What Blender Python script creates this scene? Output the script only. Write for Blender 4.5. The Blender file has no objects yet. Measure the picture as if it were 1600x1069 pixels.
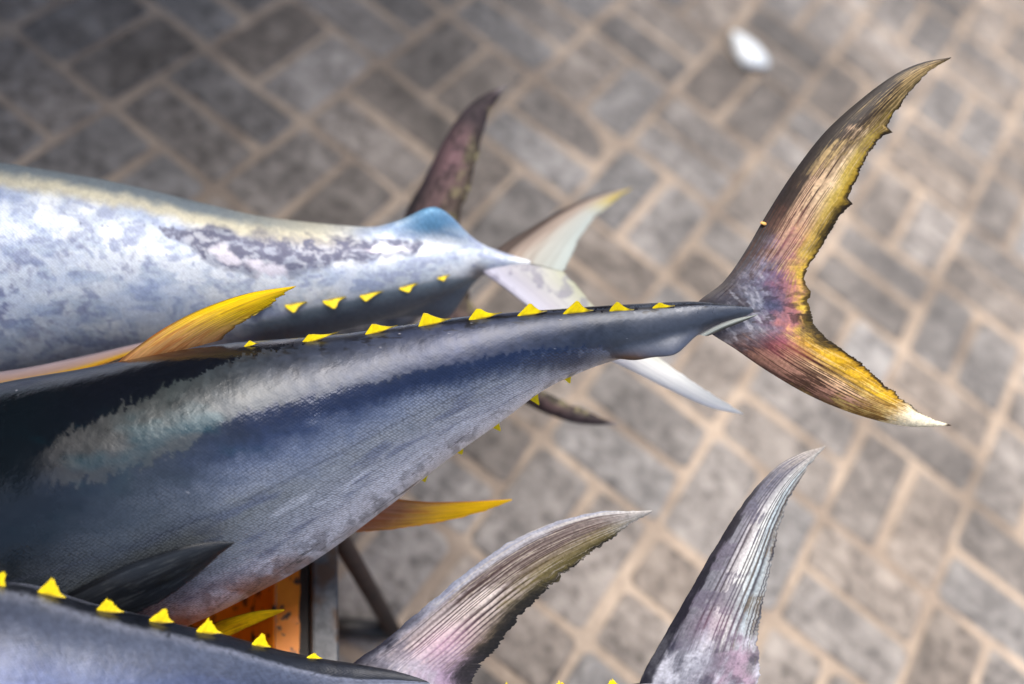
import bpy, math, random
import numpy as np
from mathutils import Matrix, Vector

# ------------------------------------------------------------------ camera, sky, sun, exposure
sc = bpy.context.scene
CAM = np.array([0.835, -0.793, 1.250])
RX = np.array([0.79228, 0.52922, 0.30367])      # camera right
RY = np.array([0.60501, -0.61688, -0.50342])    # camera down
RZ = np.array([-0.07909, 0.58257, -0.80892])    # camera forward
FPX = 1555.6

cd = bpy.data.cameras.new("camera")
cam = bpy.data.objects.new("camera", cd)
sc.collection.objects.link(cam)
cam.matrix_world = Matrix(((RX[0], -RY[0], -RZ[0], CAM[0]), (RX[1], -RY[1], -RZ[1], CAM[1]),
                           (RX[2], -RY[2], -RZ[2], CAM[2]), (0, 0, 0, 1)))
cd.sensor_width = 36.0
cd.lens = 35.0
cd.clip_start = 0.02
cd.clip_end = 500
cd.dof.use_dof = True
cd.dof.focus_distance = 0.845
cd.dof.aperture_fstop = 1.55
sc.camera = cam

TOSUN = Vector((-0.43, 0.10, 0.90)).normalized()
world = bpy.data.worlds.new("World")
sc.world = world
world.use_nodes = True
wn = world.node_tree
wn.nodes.clear()
sky = wn.nodes.new("ShaderNodeTexSky")
sky.sky_type = 'NISHITA'
sky.sun_disc = False
sky.sun_elevation = math.asin(TOSUN.z)
sky.sun_rotation = math.atan2(TOSUN.x, TOSUN.y)
sky.dust_density = 4.0
sky.air_density = 1.0
sky.ozone_density = 1.0
bg = wn.nodes.new("ShaderNodeBackground")
bg.inputs['Strength'].default_value = 0.052
wo = wn.nodes.new("ShaderNodeOutputWorld")
wn.links.new(sky.outputs[0], bg.inputs['Color'])
wn.links.new(bg.outputs[0], wo.inputs['Surface'])

sl = bpy.data.lights.new("sun", 'SUN')
sl.energy = 1.5
sl.angle = math.radians(54)
sl.color = (1.0, 0.945, 0.875)
so = bpy.data.objects.new("sun", sl)
sc.collection.objects.link(so)
so.rotation_euler = (-TOSUN).to_track_quat('-Z', 'Y').to_euler()

vs = sc.view_settings
vs.view_transform = 'Standard'
vs.look = 'None'
vs.gamma = 1.0
vs.use_curve_mapping = False
vs.exposure = 2.05

# ------------------------------------------------------------------ helpers
rng = np.random.default_rng(7)
random.seed(7)


def W(px, py, d):
    """world point(s) lying d metres in front of the lens in the direction (px, py)"""
    u = (np.asarray(px, float) - 800) / FPX
    v = (np.asarray(py, float) - 534.5) / FPX
    d = np.asarray(d, float)
    return CAM + (d * u)[..., None] * RX + (d * v)[..., None] * RY + d[..., None] * RZ


def proj(P):
    q = np.asarray(P) - CAM
    z = q @ RZ
    return 800 + FPX * (q @ RX) / z, 534.5 + FPX * (q @ RY) / z, z


def S(r, g, b):
    c = np.array([r, g, b], float) / 255.0
    return np.where(c <= 0.04045, c / 12.92, ((c + 0.055) / 1.055) ** 2.4)


def _hash(ix, iy, seed):
    n = (ix.astype(np.int64) * 374761393 + iy.astype(np.int64) * 668265263 + seed * 982451653) & 0x7fffffff
    n = ((n ^ (n >> 13)) * 1274126177) & 0x7fffffff
    n = (n ^ (n >> 16)) & 0xffff
    return n / 65535.0


def vnoise(x, y, seed=0):
    x = np.asarray(x, float); y = np.asarray(y, float)
    ix = np.floor(x); iy = np.floor(y)
    fx = x - ix; fy = y - iy
    fx = fx * fx * (3 - 2 * fx); fy = fy * fy * (3 - 2 * fy)
    a = _hash(ix, iy, seed); b = _hash(ix + 1, iy, seed)
    c = _hash(ix, iy + 1, seed); d = _hash(ix + 1, iy + 1, seed)
    return (a * (1 - fx) + b * fx) * (1 - fy) + (c * (1 - fx) + d * fx) * fy


def fbm(x, y, seed=0, oct=4):
    t = 0; amp = 0.5; tot = 0
    x = np.asarray(x, float); y = np.asarray(y, float)
    for k in range(oct):
        a = 0.5 + 0.9 * k if k else 0.0
        ca, sa_ = math.cos(a), math.sin(a)
        t = t + amp * vnoise((x * ca - y * sa_) * 2 ** k + 7.3 * k, (x * sa_ + y * ca) * 2 ** k + 3.1 * k, seed + k * 17)
        tot += amp; amp *= 0.55
    return t / tot


def sst(a, b, x):
    t = np.clip((np.asarray(x, float) - a) / (b - a), 0, 1)
    return t * t * (3 - 2 * t)


def mix(c, d, f):
    f = np.clip(np.asarray(f, float), 0, 1)[..., None]
    return c * (1 - f) + d * f


def ramp(x, xs, cols):
    x = np.asarray(x, float)
    cols = np.array(cols)
    return np.stack([np.interp(x, xs, cols[:, k]) for k in range(3)], -1)


def crom(pts, n):
    """n points evenly spaced on a smooth curve through pts (any dimension)"""
    p = np.array(pts, float)
    q = np.vstack([2 * p[0] - p[1], p, 2 * p[-1] - p[-2]])
    out = []
    for i in range(1, len(q) - 2):
        t = np.linspace(0, 1, 24, endpoint=False)[:, None]
        a, b, c, d = q[i - 1], q[i], q[i + 1], q[i + 2]
        out.append(0.5 * (2 * b + (c - a) * t + (2 * a - 5 * b + 4 * c - d) * t ** 2 + (3 * b - a - 3 * c + d) * t ** 3))
    o = np.vstack(out + [p[-1:]])
    L = np.r_[0, np.cumsum(np.linalg.norm(np.diff(o[:, :2], axis=0), axis=1))]
    s = np.linspace(0, L[-1], n)
    return np.stack([np.interp(s, L, o[:, k]) for k in range(o.shape[1])], -1)


def link(o, parent=None):
    sc.collection.objects.link(o)
    if parent is not None:
        o.parent = parent
    return o


def grid_mesh(name, V, col, rough, uv, bump=None, mat=None, coat=None, smooth=True, origin=(0, 0, 0)):
    """V: (n, m, 3) grid of points -> mesh with colour, roughness, relief attributes and UVs"""
    n, m = V.shape[:2]
    idx = np.arange(n * m).reshape(n, m)
    F = np.stack([idx[:-1, :-1], idx[1:, :-1], idx[1:, 1:], idx[:-1, 1:]], -1).reshape(-1, 4)
    return raw_mesh(name, V.reshape(-1, 3) - np.array(origin), F, col.reshape(-1, 3), np.asarray(rough).ravel(),
                    uv.reshape(-1, 2), None if bump is None else np.asarray(bump).ravel(), mat, smooth,
                    None if coat is None else np.asarray(coat).ravel())


def raw_mesh(name, verts, F, col, rough, uv, bump, mat, smooth=True, coat=None):
    me = bpy.data.meshes.new(name)
    nv = len(verts); nf = len(F)
    me.vertices.add(nv)
    me.vertices.foreach_set("co", np.ascontiguousarray(verts, dtype=np.float32).ravel())
    me.loops.add(nf * 4)
    me.loops.foreach_set("vertex_index", np.ascontiguousarray(F, dtype=np.int32).ravel())
    me.polygons.add(nf)
    me.polygons.foreach_set("loop_start", np.arange(0, nf * 4, 4, dtype=np.int32))
    me.polygons.foreach_set("use_smooth", np.full(nf, smooth))
    me.update(calc_edges=True)
    a = me.color_attributes.new("tint", 'FLOAT_COLOR', 'POINT')
    a.data.foreach_set("color", np.c_[col, np.ones(nv)].astype(np.float32).ravel())
    r = me.attributes.new("gloss", 'FLOAT', 'POINT')
    r.data.foreach_set("value", np.asarray(rough, dtype=np.float32))
    b = me.attributes.new("relief", 'FLOAT', 'POINT')
    b.data.foreach_set("value", np.asarray(bump if bump is not None else np.zeros(nv), dtype=np.float32))
    k = me.attributes.new("sky_sheen", 'FLOAT', 'POINT')
    k.data.foreach_set("value", np.asarray(coat if coat is not None else np.full(nv, 0.3), dtype=np.float32))
    uvl = me.uv_layers.new(name="UVMap")
    uvl.data.foreach_set("uv", uv[np.asarray(F).ravel()].astype(np.float32).ravel())
    if mat:
        me.materials.append(mat)
    me.validate()
    return me


# ------------------------------------------------------------------ materials
def nodes(name):
    m = bpy.data.materials.new(name)
    m.use_nodes = True
    nt = m.node_tree
    b = nt.nodes["Principled BSDF"]

    def N(t, **kw):
        n = nt.nodes.new(t)
        for k, v in kw.items():
            setattr(n, k, v)
        return n
    return m, nt, b, N, nt.links.new


def skin_material():
    m, nt, b, N, L = nodes("tuna_skin")
    at = N("ShaderNodeAttribute", attribute_name="tint")
    gl = N("ShaderNodeAttribute", attribute_name="gloss")
    re = N("ShaderNodeAttribute", attribute_name="relief")
    uv = N("ShaderNodeUVMap", uv_map="UVMap")
    mp = N("ShaderNodeMapping")
    mp.inputs['Scale'].default_value = (380, 500, 1)
    mp.inputs['Rotation'].default_value = (0, 0, 0.6)
    L(uv.outputs[0], mp.inputs[0])
    vo = N("ShaderNodeTexVoronoi", feature='F1', voronoi_dimensions='2D')
    vo.inputs['Scale'].default_value = 1.0
    vo.inputs['Randomness'].default_value = 0.4
    L(mp.outputs[0], vo.inputs['Vector'])
    # scale centres slightly paler than the rims where the scales show
    mr = N("ShaderNodeMapRange")
    mr.inputs[1].default_value = 0.1; mr.inputs[2].default_value = 0.65
    mr.inputs[3].default_value = 1.32; mr.inputs[4].default_value = 0.60
    L(vo.outputs['Distance'], mr.inputs[0])
    mrm = N("ShaderNodeMix", data_type='FLOAT')
    mrm.inputs[2].default_value = 1.0
    L(re.outputs['Fac'], mrm.inputs[0]); L(mr.outputs[0], mrm.inputs[3])
    mul = N("ShaderNodeVectorMath", operation='SCALE')
    L(at.outputs['Color'], mul.inputs[0]); L(mrm.outputs[0], mul.inputs['Scale'])
    L(mul.outputs[0], b.inputs['Base Color'])
    L(gl.outputs['Fac'], b.inputs['Roughness'])
    no = N("ShaderNodeTexNoise")
    no.inputs['Scale'].default_value = 260
    no.inputs['Detail'].default_value = 3
    tc = N("ShaderNodeTexCoord")
    L(tc.outputs['Object'], no.inputs['Vector'])
    no2 = N("ShaderNodeTexNoise")
    no2.inputs['Scale'].default_value = 45
    no2.inputs['Detail'].default_value = 2
    L(tc.outputs['Object'], no2.inputs['Vector'])
    bm = N("ShaderNodeBump"); bm.inputs['Distance'].default_value = 0.0009; bm.invert = True
    sm = N("ShaderNodeMath", operation='MULTIPLY'); sm.inputs[1].default_value = 0.6
    sa = N("ShaderNodeMath", operation='ADD'); sa.inputs[1].default_value = 0.05
    L(re.outputs['Fac'], sm.inputs[0]); L(sm.outputs[0], sa.inputs[0]); L(sa.outputs[0], bm.inputs['Strength'])
    L(vo.outputs['Distance'], bm.inputs['Height'])
    b2 = N("ShaderNodeBump"); b2.inputs['Distance'].default_value = 0.0008; b2.inputs['Strength'].default_value = 0.22
    L(no.outputs['Fac'], b2.inputs['Height']); L(bm.outputs[0], b2.inputs['Normal'])
    b3 = N("ShaderNodeBump"); b3.inputs['Distance'].default_value = 0.004; b3.inputs['Strength'].default_value = 0.25
    L(no2.outputs['Fac'], b3.inputs['Height']); L(b2.outputs[0], b3.inputs['Normal'])
    L(b3.outputs[0], b.inputs['Normal'])
    L(b3.outputs[0], b.inputs['Coat Normal'])
    b.inputs['Metallic'].default_value = 0.25
    b.inputs['IOR'].default_value = 1.38
    fm = N("ShaderNodeAttribute", attribute_name="sky_sheen")
    L(fm.outputs['Fac'], b.inputs['Coat Weight'])
    b.inputs['Coat IOR'].default_value = 1.6
    L(gl.outputs['Fac'], b.inputs['Coat Roughness'])
    return m


def fin_material():
    m, nt, b, N, L = nodes("fin_membrane")
    at = N("ShaderNodeAttribute", attribute_name="tint")
    gl = N("ShaderNodeAttribute", attribute_name="gloss")
    L(at.outputs['Color'], b.inputs['Base Color'])
    L(gl.outputs['Fac'], b.inputs['Roughness'])
    uv = N("ShaderNodeUVMap", uv_map="UVMap")
    mp = N("ShaderNodeMapping")
    mp.inputs['Scale'].default_value = (70, 2.0, 1)
    L(uv.outputs[0], mp.inputs[0])
    no = N("ShaderNodeTexNoise"); no.inputs['Scale'].default_value = 1.0; no.inputs['Detail'].default_value = 4
    L(mp.outputs[0], no.inputs['Vector'])
    bm = N("ShaderNodeBump"); bm.inputs['Distance'].default_value = 0.0015; bm.inputs['Strength'].default_value = 0.2
    L(no.outputs['Fac'], bm.inputs['Height'])
    L(bm.outputs[0], b.inputs['Normal'])
    b.inputs['Specular IOR Level'].default_value = 0.3
    tr = N("ShaderNodeBsdfTranslucent")
    L(at.outputs['Color'], tr.inputs['Color'])
    mx = N("ShaderNodeMixShader"); mx.inputs[0].default_value = 0.18
    L(b.outputs[0], mx.inputs[1]); L(tr.outputs[0], mx.inputs[2])
    L(mx.outputs[0], nt.nodes["Material Output"].inputs['Surface'])
    return m


def noisy_material(name, c1, c2, scale, rough=(0.5, 0.8), bump=0.3, dist=0.002, c3=None, rnd=0.0, s3=4.0, metallic=0.0, thr=(0.45, 0.6), stain=0.0):
    m, nt, b, N, L = nodes(name)
    tc = N("ShaderNodeTexCoord")
    oi = N("ShaderNodeObjectInfo")
    geo = N("ShaderNodeNewGeometry")
    no = N("ShaderNodeTexNoise"); no.inputs['Scale'].default_value = scale; no.inputs['Detail'].default_value = 7
    no.inputs['Roughness'].default_value = 0.62
    L(geo.outputs['Position'], no.inputs['Vector'])
    cr = N("ShaderNodeValToRGB")
    cr.color_ramp.elements[0].position = 0.33; cr.color_ramp.elements[1].position = 0.68
    cr.color_ramp.elements[0].color = (*c1, 1); cr.color_ramp.elements[1].color = (*c2, 1)
    L(no.outputs['Fac'], cr.inputs[0])
    out = cr.outputs[0]
    if c3 is not None:
        n3 = N("ShaderNodeTexNoise"); n3.inputs['Scale'].default_value = s3; n3.inputs['Detail'].default_value = 5
        L(geo.outputs['Position'], n3.inputs['Vector'])
        mr = N("ShaderNodeMapRange"); mr.inputs[1].default_value = thr[0]; mr.inputs[2].default_value = thr[1]
        L(n3.outputs['Fac'], mr.inputs[0])
        mx = N("ShaderNodeMix", data_type='RGBA')
        L(mr.outputs[0], mx.inputs[0]); L(out, mx.inputs[6]); mx.inputs[7].default_value = (*c3, 1)
        out = mx.outputs[2]
    if rnd:
        ra = N("ShaderNodeAttribute", attribute_name="paver_tone")
        ad = N("ShaderNodeMath", operation='ADD')
        L(oi.outputs['Random'], ad.inputs[0]); L(ra.outputs['Fac'], ad.inputs[1])
        fr = N("ShaderNodeMath", operation='FRACT'); L(ad.outputs[0], fr.inputs[0])
        hs = N("ShaderNodeHueSaturation")
        mr = N("ShaderNodeMapRange"); mr.inputs[3].default_value = 1 - rnd; mr.inputs[4].default_value = 1 + rnd
        L(fr.outputs[0], mr.inputs[0]); L(mr.outputs[0], hs.inputs['Value'])
        ms = N("ShaderNodeMath", operation='MULTIPLY'); ms.inputs[1].default_value = 7.13
        L(fr.outputs[0], ms.inputs[0])
        f2 = N("ShaderNodeMath", operation='FRACT'); L(ms.outputs[0], f2.inputs[0])
        m2 = N("ShaderNodeMapRange"); m2.inputs[3].default_value = 0.45; m2.inputs[4].default_value = 1.25
        L(f2.outputs[0], m2.inputs[0]); L(m2.outputs[0], hs.inputs['Saturation'])
        L(out, hs.inputs['Color']); out = hs.outputs[0]
    if stain:
        ns = N("ShaderNodeTexNoise"); ns.inputs['Scale'].default_value = 3.2; ns.inputs['Detail'].default_value = 6
        L(geo.outputs['Position'], ns.inputs['Vector'])
        ms2 = N("ShaderNodeMapRange"); ms2.inputs[1].default_value = 0.36; ms2.inputs[2].default_value = 0.62
        ms2.inputs[3].default_value = 1 - stain; ms2.inputs[4].default_value = 1.12
        L(ns.outputs['Fac'], ms2.inputs[0])
        vm = N("ShaderNodeVectorMath", operation='SCALE')
        L(out, vm.inputs[0]); L(ms2.outputs[0], vm.inputs['Scale'])
        out = vm.outputs[0]
    L(out, b.inputs['Base Color'])
    mr = N("ShaderNodeMapRange"); mr.inputs[3].default_value = rough[0]; mr.inputs[4].default_value = rough[1]
    L(no.outputs['Fac'], mr.inputs[0]); L(mr.outputs[0], b.inputs['Roughness'])
    n2 = N("ShaderNodeTexNoise"); n2.inputs['Scale'].default_value = scale * 4; n2.inputs['Detail'].default_value = 6
    L(geo.outputs['Position'], n2.inputs['Vector'])
    bm = N("ShaderNodeBump"); bm.inputs['Strength'].default_value = bump; bm.inputs['Distance'].default_value = dist
    L(n2.outputs['Fac'], bm.inputs['Height']); L(bm.outputs[0], b.inputs['Normal'])
    b.inputs['Metallic'].default_value = metallic
    return m


SKIN = skin_material()
FIN = fin_material()
PAVER = noisy_material("paver_concrete", (0.090, 0.075, 0.062), (0.36, 0.310, 0.268), 46, (0.30, 0.58), 1.0, 0.005,
                       c3=(0.38, 0.33, 0.285), stain=0.38, rnd=0.28, s3=17.0, thr=(0.50, 0.70))
SAND = noisy_material("joint_sand", (0.36, 0.280, 0.210), (0.50, 0.395, 0.300), 60, (0.6, 0.9), 0.6, 0.003,
                      c3=(0.27, 0.21, 0.16), s3=7.0, stain=0.3)
ORANGE = noisy_material("orange_paint", (0.75, 0.20, 0.005), (0.90, 0.30, 0.01), 30, (0.3, 0.5), 0.15, 0.001,
                        c3=(0.05, 0.03, 0.02), s3=70.0, thr=(0.57, 0.62))
BLACKP = noisy_material("black_paint", (0.012, 0.011, 0.011), (0.035, 0.03, 0.028), 50, (0.35, 0.6), 0.3, 0.001)
STEEL = noisy_material("worn_steel", (0.045, 0.046, 0.05), (0.15, 0.152, 0.16), 60, (0.35, 0.6), 0.3, 0.001,
                       c3=(0.085, 0.05, 0.03), s3=34.0, metallic=0.4, thr=(0.48, 0.62))
RUST = noisy_material("rusty_rod", (0.03, 0.018, 0.013), (0.07, 0.04, 0.028), 70, (0.6, 0.9), 0.5, 0.001)
RUBBER = noisy_material("wheel_rubber", (0.015, 0.014, 0.013), (0.04, 0.037, 0.034), 60, (0.7, 0.9), 0.4, 0.001)
WHITE = noisy_material("white_scrap", (0.74, 0.78, 0.80), (0.86, 0.88, 0.88), 60, (0.25, 0.45), 0.3, 0.001)
CRUMB = noisy_material("orange_crumb", (0.60, 0.30, 0.06), (0.75, 0.42, 0.12), 300, (0.5, 0.7), 0.4, 0.0005)
GRIT = noisy_material("grit", (0.35, 0.28, 0.21), (0.62, 0.56, 0.50), 90, (0.3, 0.8), 0.2, 0.001)
BLOCKER_CLOTH = noisy_material("blocker_cloth", (0.018, 0.020, 0.022), (0.03, 0.03, 0.034), 20, (0.8, 0.95), 0.2, 0.001)  # dark cloth of the added, unseen light blocker

# ------------------------------------------------------------------ pavement: basket weave of pavers in sand joints
CELL, BL, BW, BH = 0.21, 0.1965, 0.0918, 0.05


def sheet(name, size, mat, z=0.0, cx=0.7, cy=0.6, n=1):
    me = bpy.data.meshes.new(name)
    h = size / 2
    me.from_pydata([(cx - h, cy - h, z), (cx + h, cy - h, z), (cx + h, cy + h, z), (cx - h, cy + h, z)], [], [(0, 1, 2, 3)])
    me.materials.append(mat)
    return bpy.data.objects.new(name, me)


pavement = link(sheet("pavement", 40, SAND, -0.0035))
pavement["kind"] = "structure"
pavement["label"] = "basket weave pavement with sandy tan joints under the fish cart"
pavement["category"] = "pavement"


def paver_geo(seed):
    r = np.random.default_rng(seed)
    bev, ch = 0.0060, 0.0085
    out = []
    for (ins, z) in ((0.0, -BH), (0.0, -0.005), (bev * 0.5, -0.0014), (bev * 1.5, 0.0)):
        hx, hy, c = BL / 2 - ins, BW / 2 - ins, ch
        out.append([(hx, -hy + c, z), (hx, hy - c, z), (hx - c, hy, z), (-hx + c, hy, z),
                    (-hx, hy - c, z), (-hx, -hy + c, z), (-hx + c, -hy, z), (hx - c, -hy, z)])
    V = np.array(out)
    V[1:, :, :2] += r.normal(0, 0.0020, (1, 8, 2))
    V[3, :, 2] += r.normal(0, 0.0006, 8)
    V = V.reshape(-1, 3)
    F = []
    for k in range(3):
        for j in range(8):
            F.append((k * 8 + j, k * 8 + (j + 1) % 8, (k + 1) * 8 + (j + 1) % 8, (k + 1) * 8 + j))
    F.append(tuple(24 + j for j in range(8)))
    return V, F


paver_geos = [paver_geo(100 + k) for k in range(6)]
paver_meshes = []
for k, (V, F) in enumerate(paver_geos):
    me = bpy.data.meshes.new("paver")
    me.from_pydata(V.tolist(), [], F)
    me.materials.append(PAVER)
    paver_meshes.append(me)
spots = []
for i in range(-20, 24):
    for j in range(-20, 26):
        for k in (-1, 1):
            x, y = (i + 0.5) * CELL, (j + 0.5) * CELL
            if (i + j) % 2 == 0:      # two pavers lying along x
                spots.append((x, y + k * CELL / 4, 0.0))
            else:
                spots.append((x + k * CELL / 4, y, math.pi / 2))
spots = np.array(spots)
px, py, pz = proj(np.c_[spots[:, :2], np.zeros(len(spots))])
vis = (pz > 0.2) & (px > -110) & (px < 1710) & (py > -110) & (py < 1180)
order = np.argsort(np.where(vis, pz, 1e9))
near = set(order[:min(int(vis.sum()), 300)].tolist())
restV, restF, restT = [], [], []
nv = 0
for n, (x, y, a) in enumerate(spots):
    r = random.Random(n * 31 + 5)
    k = r.randrange(6)
    rz = a + r.choice((0, math.pi)) + r.gauss(0, 0.012)
    tilt = (r.gauss(0, 0.008), r.gauss(0, 0.006))
    loc = (x + r.gauss(0, 0.0012), y + r.gauss(0, 0.0012), r.gauss(0.0005, 0.0009))
    if n in near:
        o = bpy.data.objects.new("paver", paver_meshes[k])
        o.location = loc
        o.rotation_euler = (tilt[0], tilt[1], rz)
        link(o, pavement)
    else:
        V, F = paver_geos[k]
        c, s = math.cos(rz), math.sin(rz)
        restV.append(np.c_[V[:, 0] * c - V[:, 1] * s + loc[0], V[:, 0] * s + V[:, 1] * c + loc[1], V[:, 2] + loc[2]])
        restF += [tuple(q + nv for q in f) for f in F]
        restT += [r.random()] * len(V)
        nv += len(V)
me = bpy.data.meshes.new("paver_field")
me.from_pydata(np.vstack(restV).tolist(), [], restF)
at = me.attributes.new("paver_tone", 'FLOAT', 'POINT')
at.data.foreach_set("value", np.array(restT, dtype=np.float32))
me.materials.append(PAVER)
o = link(bpy.data.objects.new("paver_field", me), pavement)
o["kind"] = "stuff"

# ------------------------------------------------------------------ fish builders
def thing(name, label, cat, loc, group=None):
    o = bpy.data.objects.new(name, None)
    o.empty_display_size = 0.05
    o.location = loc
    o["label"] = label
    o["category"] = cat
    if group:
        o["group"] = group
    return link(o)


class Fish:
    """a tuna: centre line of (px, py, depth, half height in px, roll in degrees), stern last"""

    def __init__(self, name, label, spine, aspect, paint, nS=520, nT=260, keel=None, group="tuna piled on the hand cart"):
        c = crom(spine, nS)
        self.P = W(c[:, 0], c[:, 1], c[:, 2])
        d = c[:, 2]
        rho = np.radians(c[:, 4])
        T = np.gradient(self.P, axis=0)
        T /= np.linalg.norm(T, axis=1)[:, None]
        Vw = CAM - self.P
        Nn = Vw - (Vw * T).sum(1)[:, None] * T
        Nn /= np.linalg.norm(Nn, axis=1)[:, None]
        U = np.cross(Nn, T)
        self.T, self.N, self.U = T, Nn, U
        self.D = U * np.cos(rho)[:, None] + Nn * np.sin(rho)[:, None]
        self.Sd = Nn * np.cos(rho)[:, None] - U * np.sin(rho)[:, None]
        L = np.r_[0, np.cumsum(np.linalg.norm(np.diff(self.P, axis=0), axis=1))]
        f = L / L[-1]
        a = np.interp(f, [q[0] for q in aspect], [q[1] for q in aspect])
        H = np.maximum(c[:, 3], 0.5) / FPX * d
        self.h = H / np.sqrt(np.cos(rho) ** 2 + (a * np.sin(rho)) ** 2)
        self.w = self.h * a
        self.c = c
        # ends
        t = np.linspace(-math.pi / 2, 1.5 * math.pi, nT)
        ct, st = np.cos(t), np.sin(t)
        # slightly squared flank section
        V = self.P[:, None] + (self.h[:, None] * ct)[..., None] * self.D[:, None] + (self.w[:, None] * st)[..., None] * self.Sd[:, None]
        if keel is not None:            # keel(x_px, t) -> extra metres outward along the flank
            k = keel(c[:, 0][:, None], t[None, :])
            out = ct[None, :, None] * self.D[:, None] + st[None, :, None] * self.Sd[:, None]
            V = V + k[..., None] * out
        # collapse the ends
        V[0] = self.P[0]
        V[-1] = self.P[-1]
        X, Y, _ = proj(V)
        deg = np.degrees(np.broadcast_to(t[None, :], X.shape))
        out_ = paint(X, Y, deg, np.broadcast_to(c[:, 0][:, None], X.shape))
        col, rough, bump = out_[:3]
        coat = out_[3] if len(out_) > 3 else None
        per = (self.h + self.w) / 2
        uv = np.stack([np.broadcast_to(L[:, None], X.shape), np.maximum(per, 0.02)[:, None] * t[None, :]], -1)
        base = self.P[len(self.P) // 2].copy()
        lo = V.reshape(-1, 3)
        base[2] = lo[np.abs(lo - base)[:, :2].sum(1) < 0.15][:, 2].min()
        self.base = base
        self.root = thing(name, label, "fish", base, group)
        me = grid_mesh("body", V, col, rough, uv, bump, SKIN, coat, origin=base)
        self.body = link(bpy.data.objects.new("body", me), self.root)
        self.t = t

    def ridge(self, tdeg):
        t = math.radians(tdeg)
        return self.P + (self.h * math.cos(t))[:, None] * self.D + (self.w * math.sin(t))[:, None] * self.Sd

    def add_mesh(self, name, me, parent=None):
        return link(bpy.data.objects.new(name, me), parent or self.root)

    def fin(self, name, lead, trail, paint, nv=200, nu=90, thick=0.003, parent=None, fray=(0, 10), seed=3, tipthin=0.25,
            bow=0.0, leadfray=0.0):
        """lead / trail: edges from root to tip as (px, py, depth)"""
        me = self.fin_mesh(name, [(lead, trail, paint)], nv, nu, thick, fray, seed, tipthin, bow, leadfray)
        return self.add_mesh(name, me, parent)

    def fin_mesh(self, name, lobes, nv, nu, thick, fray, seed, tipthin, bow, leadfray=0.0, spikes=(), tone=1.0):
        VV, CC, RR, UU, FF = [], [], [], [], []
        off = 0
        for li, (lead, trail, paint) in enumerate(lobes):
            a = crom(lead, nv)
            b = crom(trail, nv)
            v = np.linspace(0, 1, nv)
            u = np.linspace(0, 1, nu)
            # frayed trailing edge: thin spikes and tears
            w_ = 0.55 * (vnoise(v * fray[1] * 7, v * 0 + li * 7, seed) - 0.5) + 0.7 * (fbm(v * fray[1] * 0.9, v * 0 + li * 5, seed + 3) - 0.5)
            w_ = w_ - 2.4 * np.maximum(0, vnoise(v * fray[1] * 1.7, v * 0 + li * 3, seed + 6) - 0.72) - 0.25 * sst(0.7, 1.0, v) * vnoise(v * 160, v * 0, seed + 8)
            nrm = b[:, :2] - a[:, :2]
            ln = np.linalg.norm(nrm, axis=1)[:, None]
            nrm = nrm / np.maximum(ln, 1)
            fr_ = nrm * (w_ * fray[0] * np.minimum(1, ln[:, 0] / 25))[:, None]
            if leadfray:
                wl = fbm(v * 40, v * 0 + 3, seed + 9) - 0.5
                la_ = nrm * (wl * leadfray)[:, None]
            else:
                la_ = nrm * 0
            # rays run smoothly from root to tip: the edges' notches fade out inside the membrane
            bs = b.copy()
            ker = np.hanning(int(nv * 0.16) | 1); ker /= ker.sum()
            hk = len(ker) // 2
            for ax in range(2):
                bs[:, ax] = np.convolve(np.pad(b[:, ax], hk, mode='reflect', reflect_type='odd'), ker, 'valid')
            eu = (u ** 9)[None, :, None]
            bu = bs[:, None] * (1 - eu) + b[:, None] * eu
            q = a[:, None] * (1 - u[None, :, None]) + bu * u[None, :, None]
            for (sx, sy, wd) in spikes:          # torn strands that stick out of the trailing edge
                k0 = int(np.argmin(np.hypot(b[:, 0] - sx, b[:, 1] - sy)))
                if np.hypot(b[k0, 0] - sx, b[k0, 1] - sy) < 40:
                    fall = np.where(np.arange(nv) <= k0, np.exp(-((k0 - np.arange(nv)) / (wd * 1.0)) ** 1.0), np.exp(-((np.arange(nv) - k0) / (wd * 0.12)) ** 2))
                    fr_ = fr_ + (np.array([sx, sy]) - b[k0, :2])[None, :] * fall[:, None]
            q[..., :2] += fr_[:, None] * eu + la_[:, None] * ((1 - u) ** 14)[None, :, None]
            # gentle bow out of the fin plane plus ray corrugation
            q[..., 2] -= bow * np.sin(np.pi * u)[None, :] * np.sin(np.pi * np.clip(v, 0, 1))[:, None]
            P = W(q[..., 0], q[..., 1], q[..., 2])
            gu = np.gradient(P, axis=1); gv = np.gradient(P, axis=0)
            n = np.cross(gu, gv)
            n /= np.maximum(np.linalg.norm(n, axis=2), 1e-12)[..., None]
            th = thick * (np.maximum(np.sin(np.pi * (u * 0.93 + 0.035)) ** 0.6 * (1 - 0.55 * u), 0.06))[None, :] * (1 - (1 - tipthin) * v)[:, None]
            ray = 1 + 0.02 * np.sin(u * 2 * np.pi * 16)[None, :]
            th = th * ray
            A = P + n * th[..., None]
            B = P - n * th[..., None]
            V = np.concatenate([A, B[:, ::-1]], 1)
            V = np.concatenate([V, V[:, :1]], 1)
            X = q[..., 0]; Y = q[..., 1]
            u2 = np.broadcast_to(u[None, :], X.shape); v2 = np.broadcast_to(v[:, None], X.shape)
            col, rough = paint(u2, v2, X, Y)
            col = col * tone
            ex = lambda z: np.concatenate([z, z[:, ::-1], z[:, :1]], 1)
            n_, m_ = V.shape[:2]
            idx = np.arange(n_ * m_).reshape(n_, m_) + off
            FF.append(np.stack([idx[:-1, :-1], idx[1:, :-1], idx[1:, 1:], idx[:-1, 1:]], -1).reshape(-1, 4))
            VV.append(V.reshape(-1, 3) - self.base)
            CC.append(ex(col).reshape(-1, 3)); RR.append(ex(np.broadcast_to(rough, X.shape)).ravel())
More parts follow.
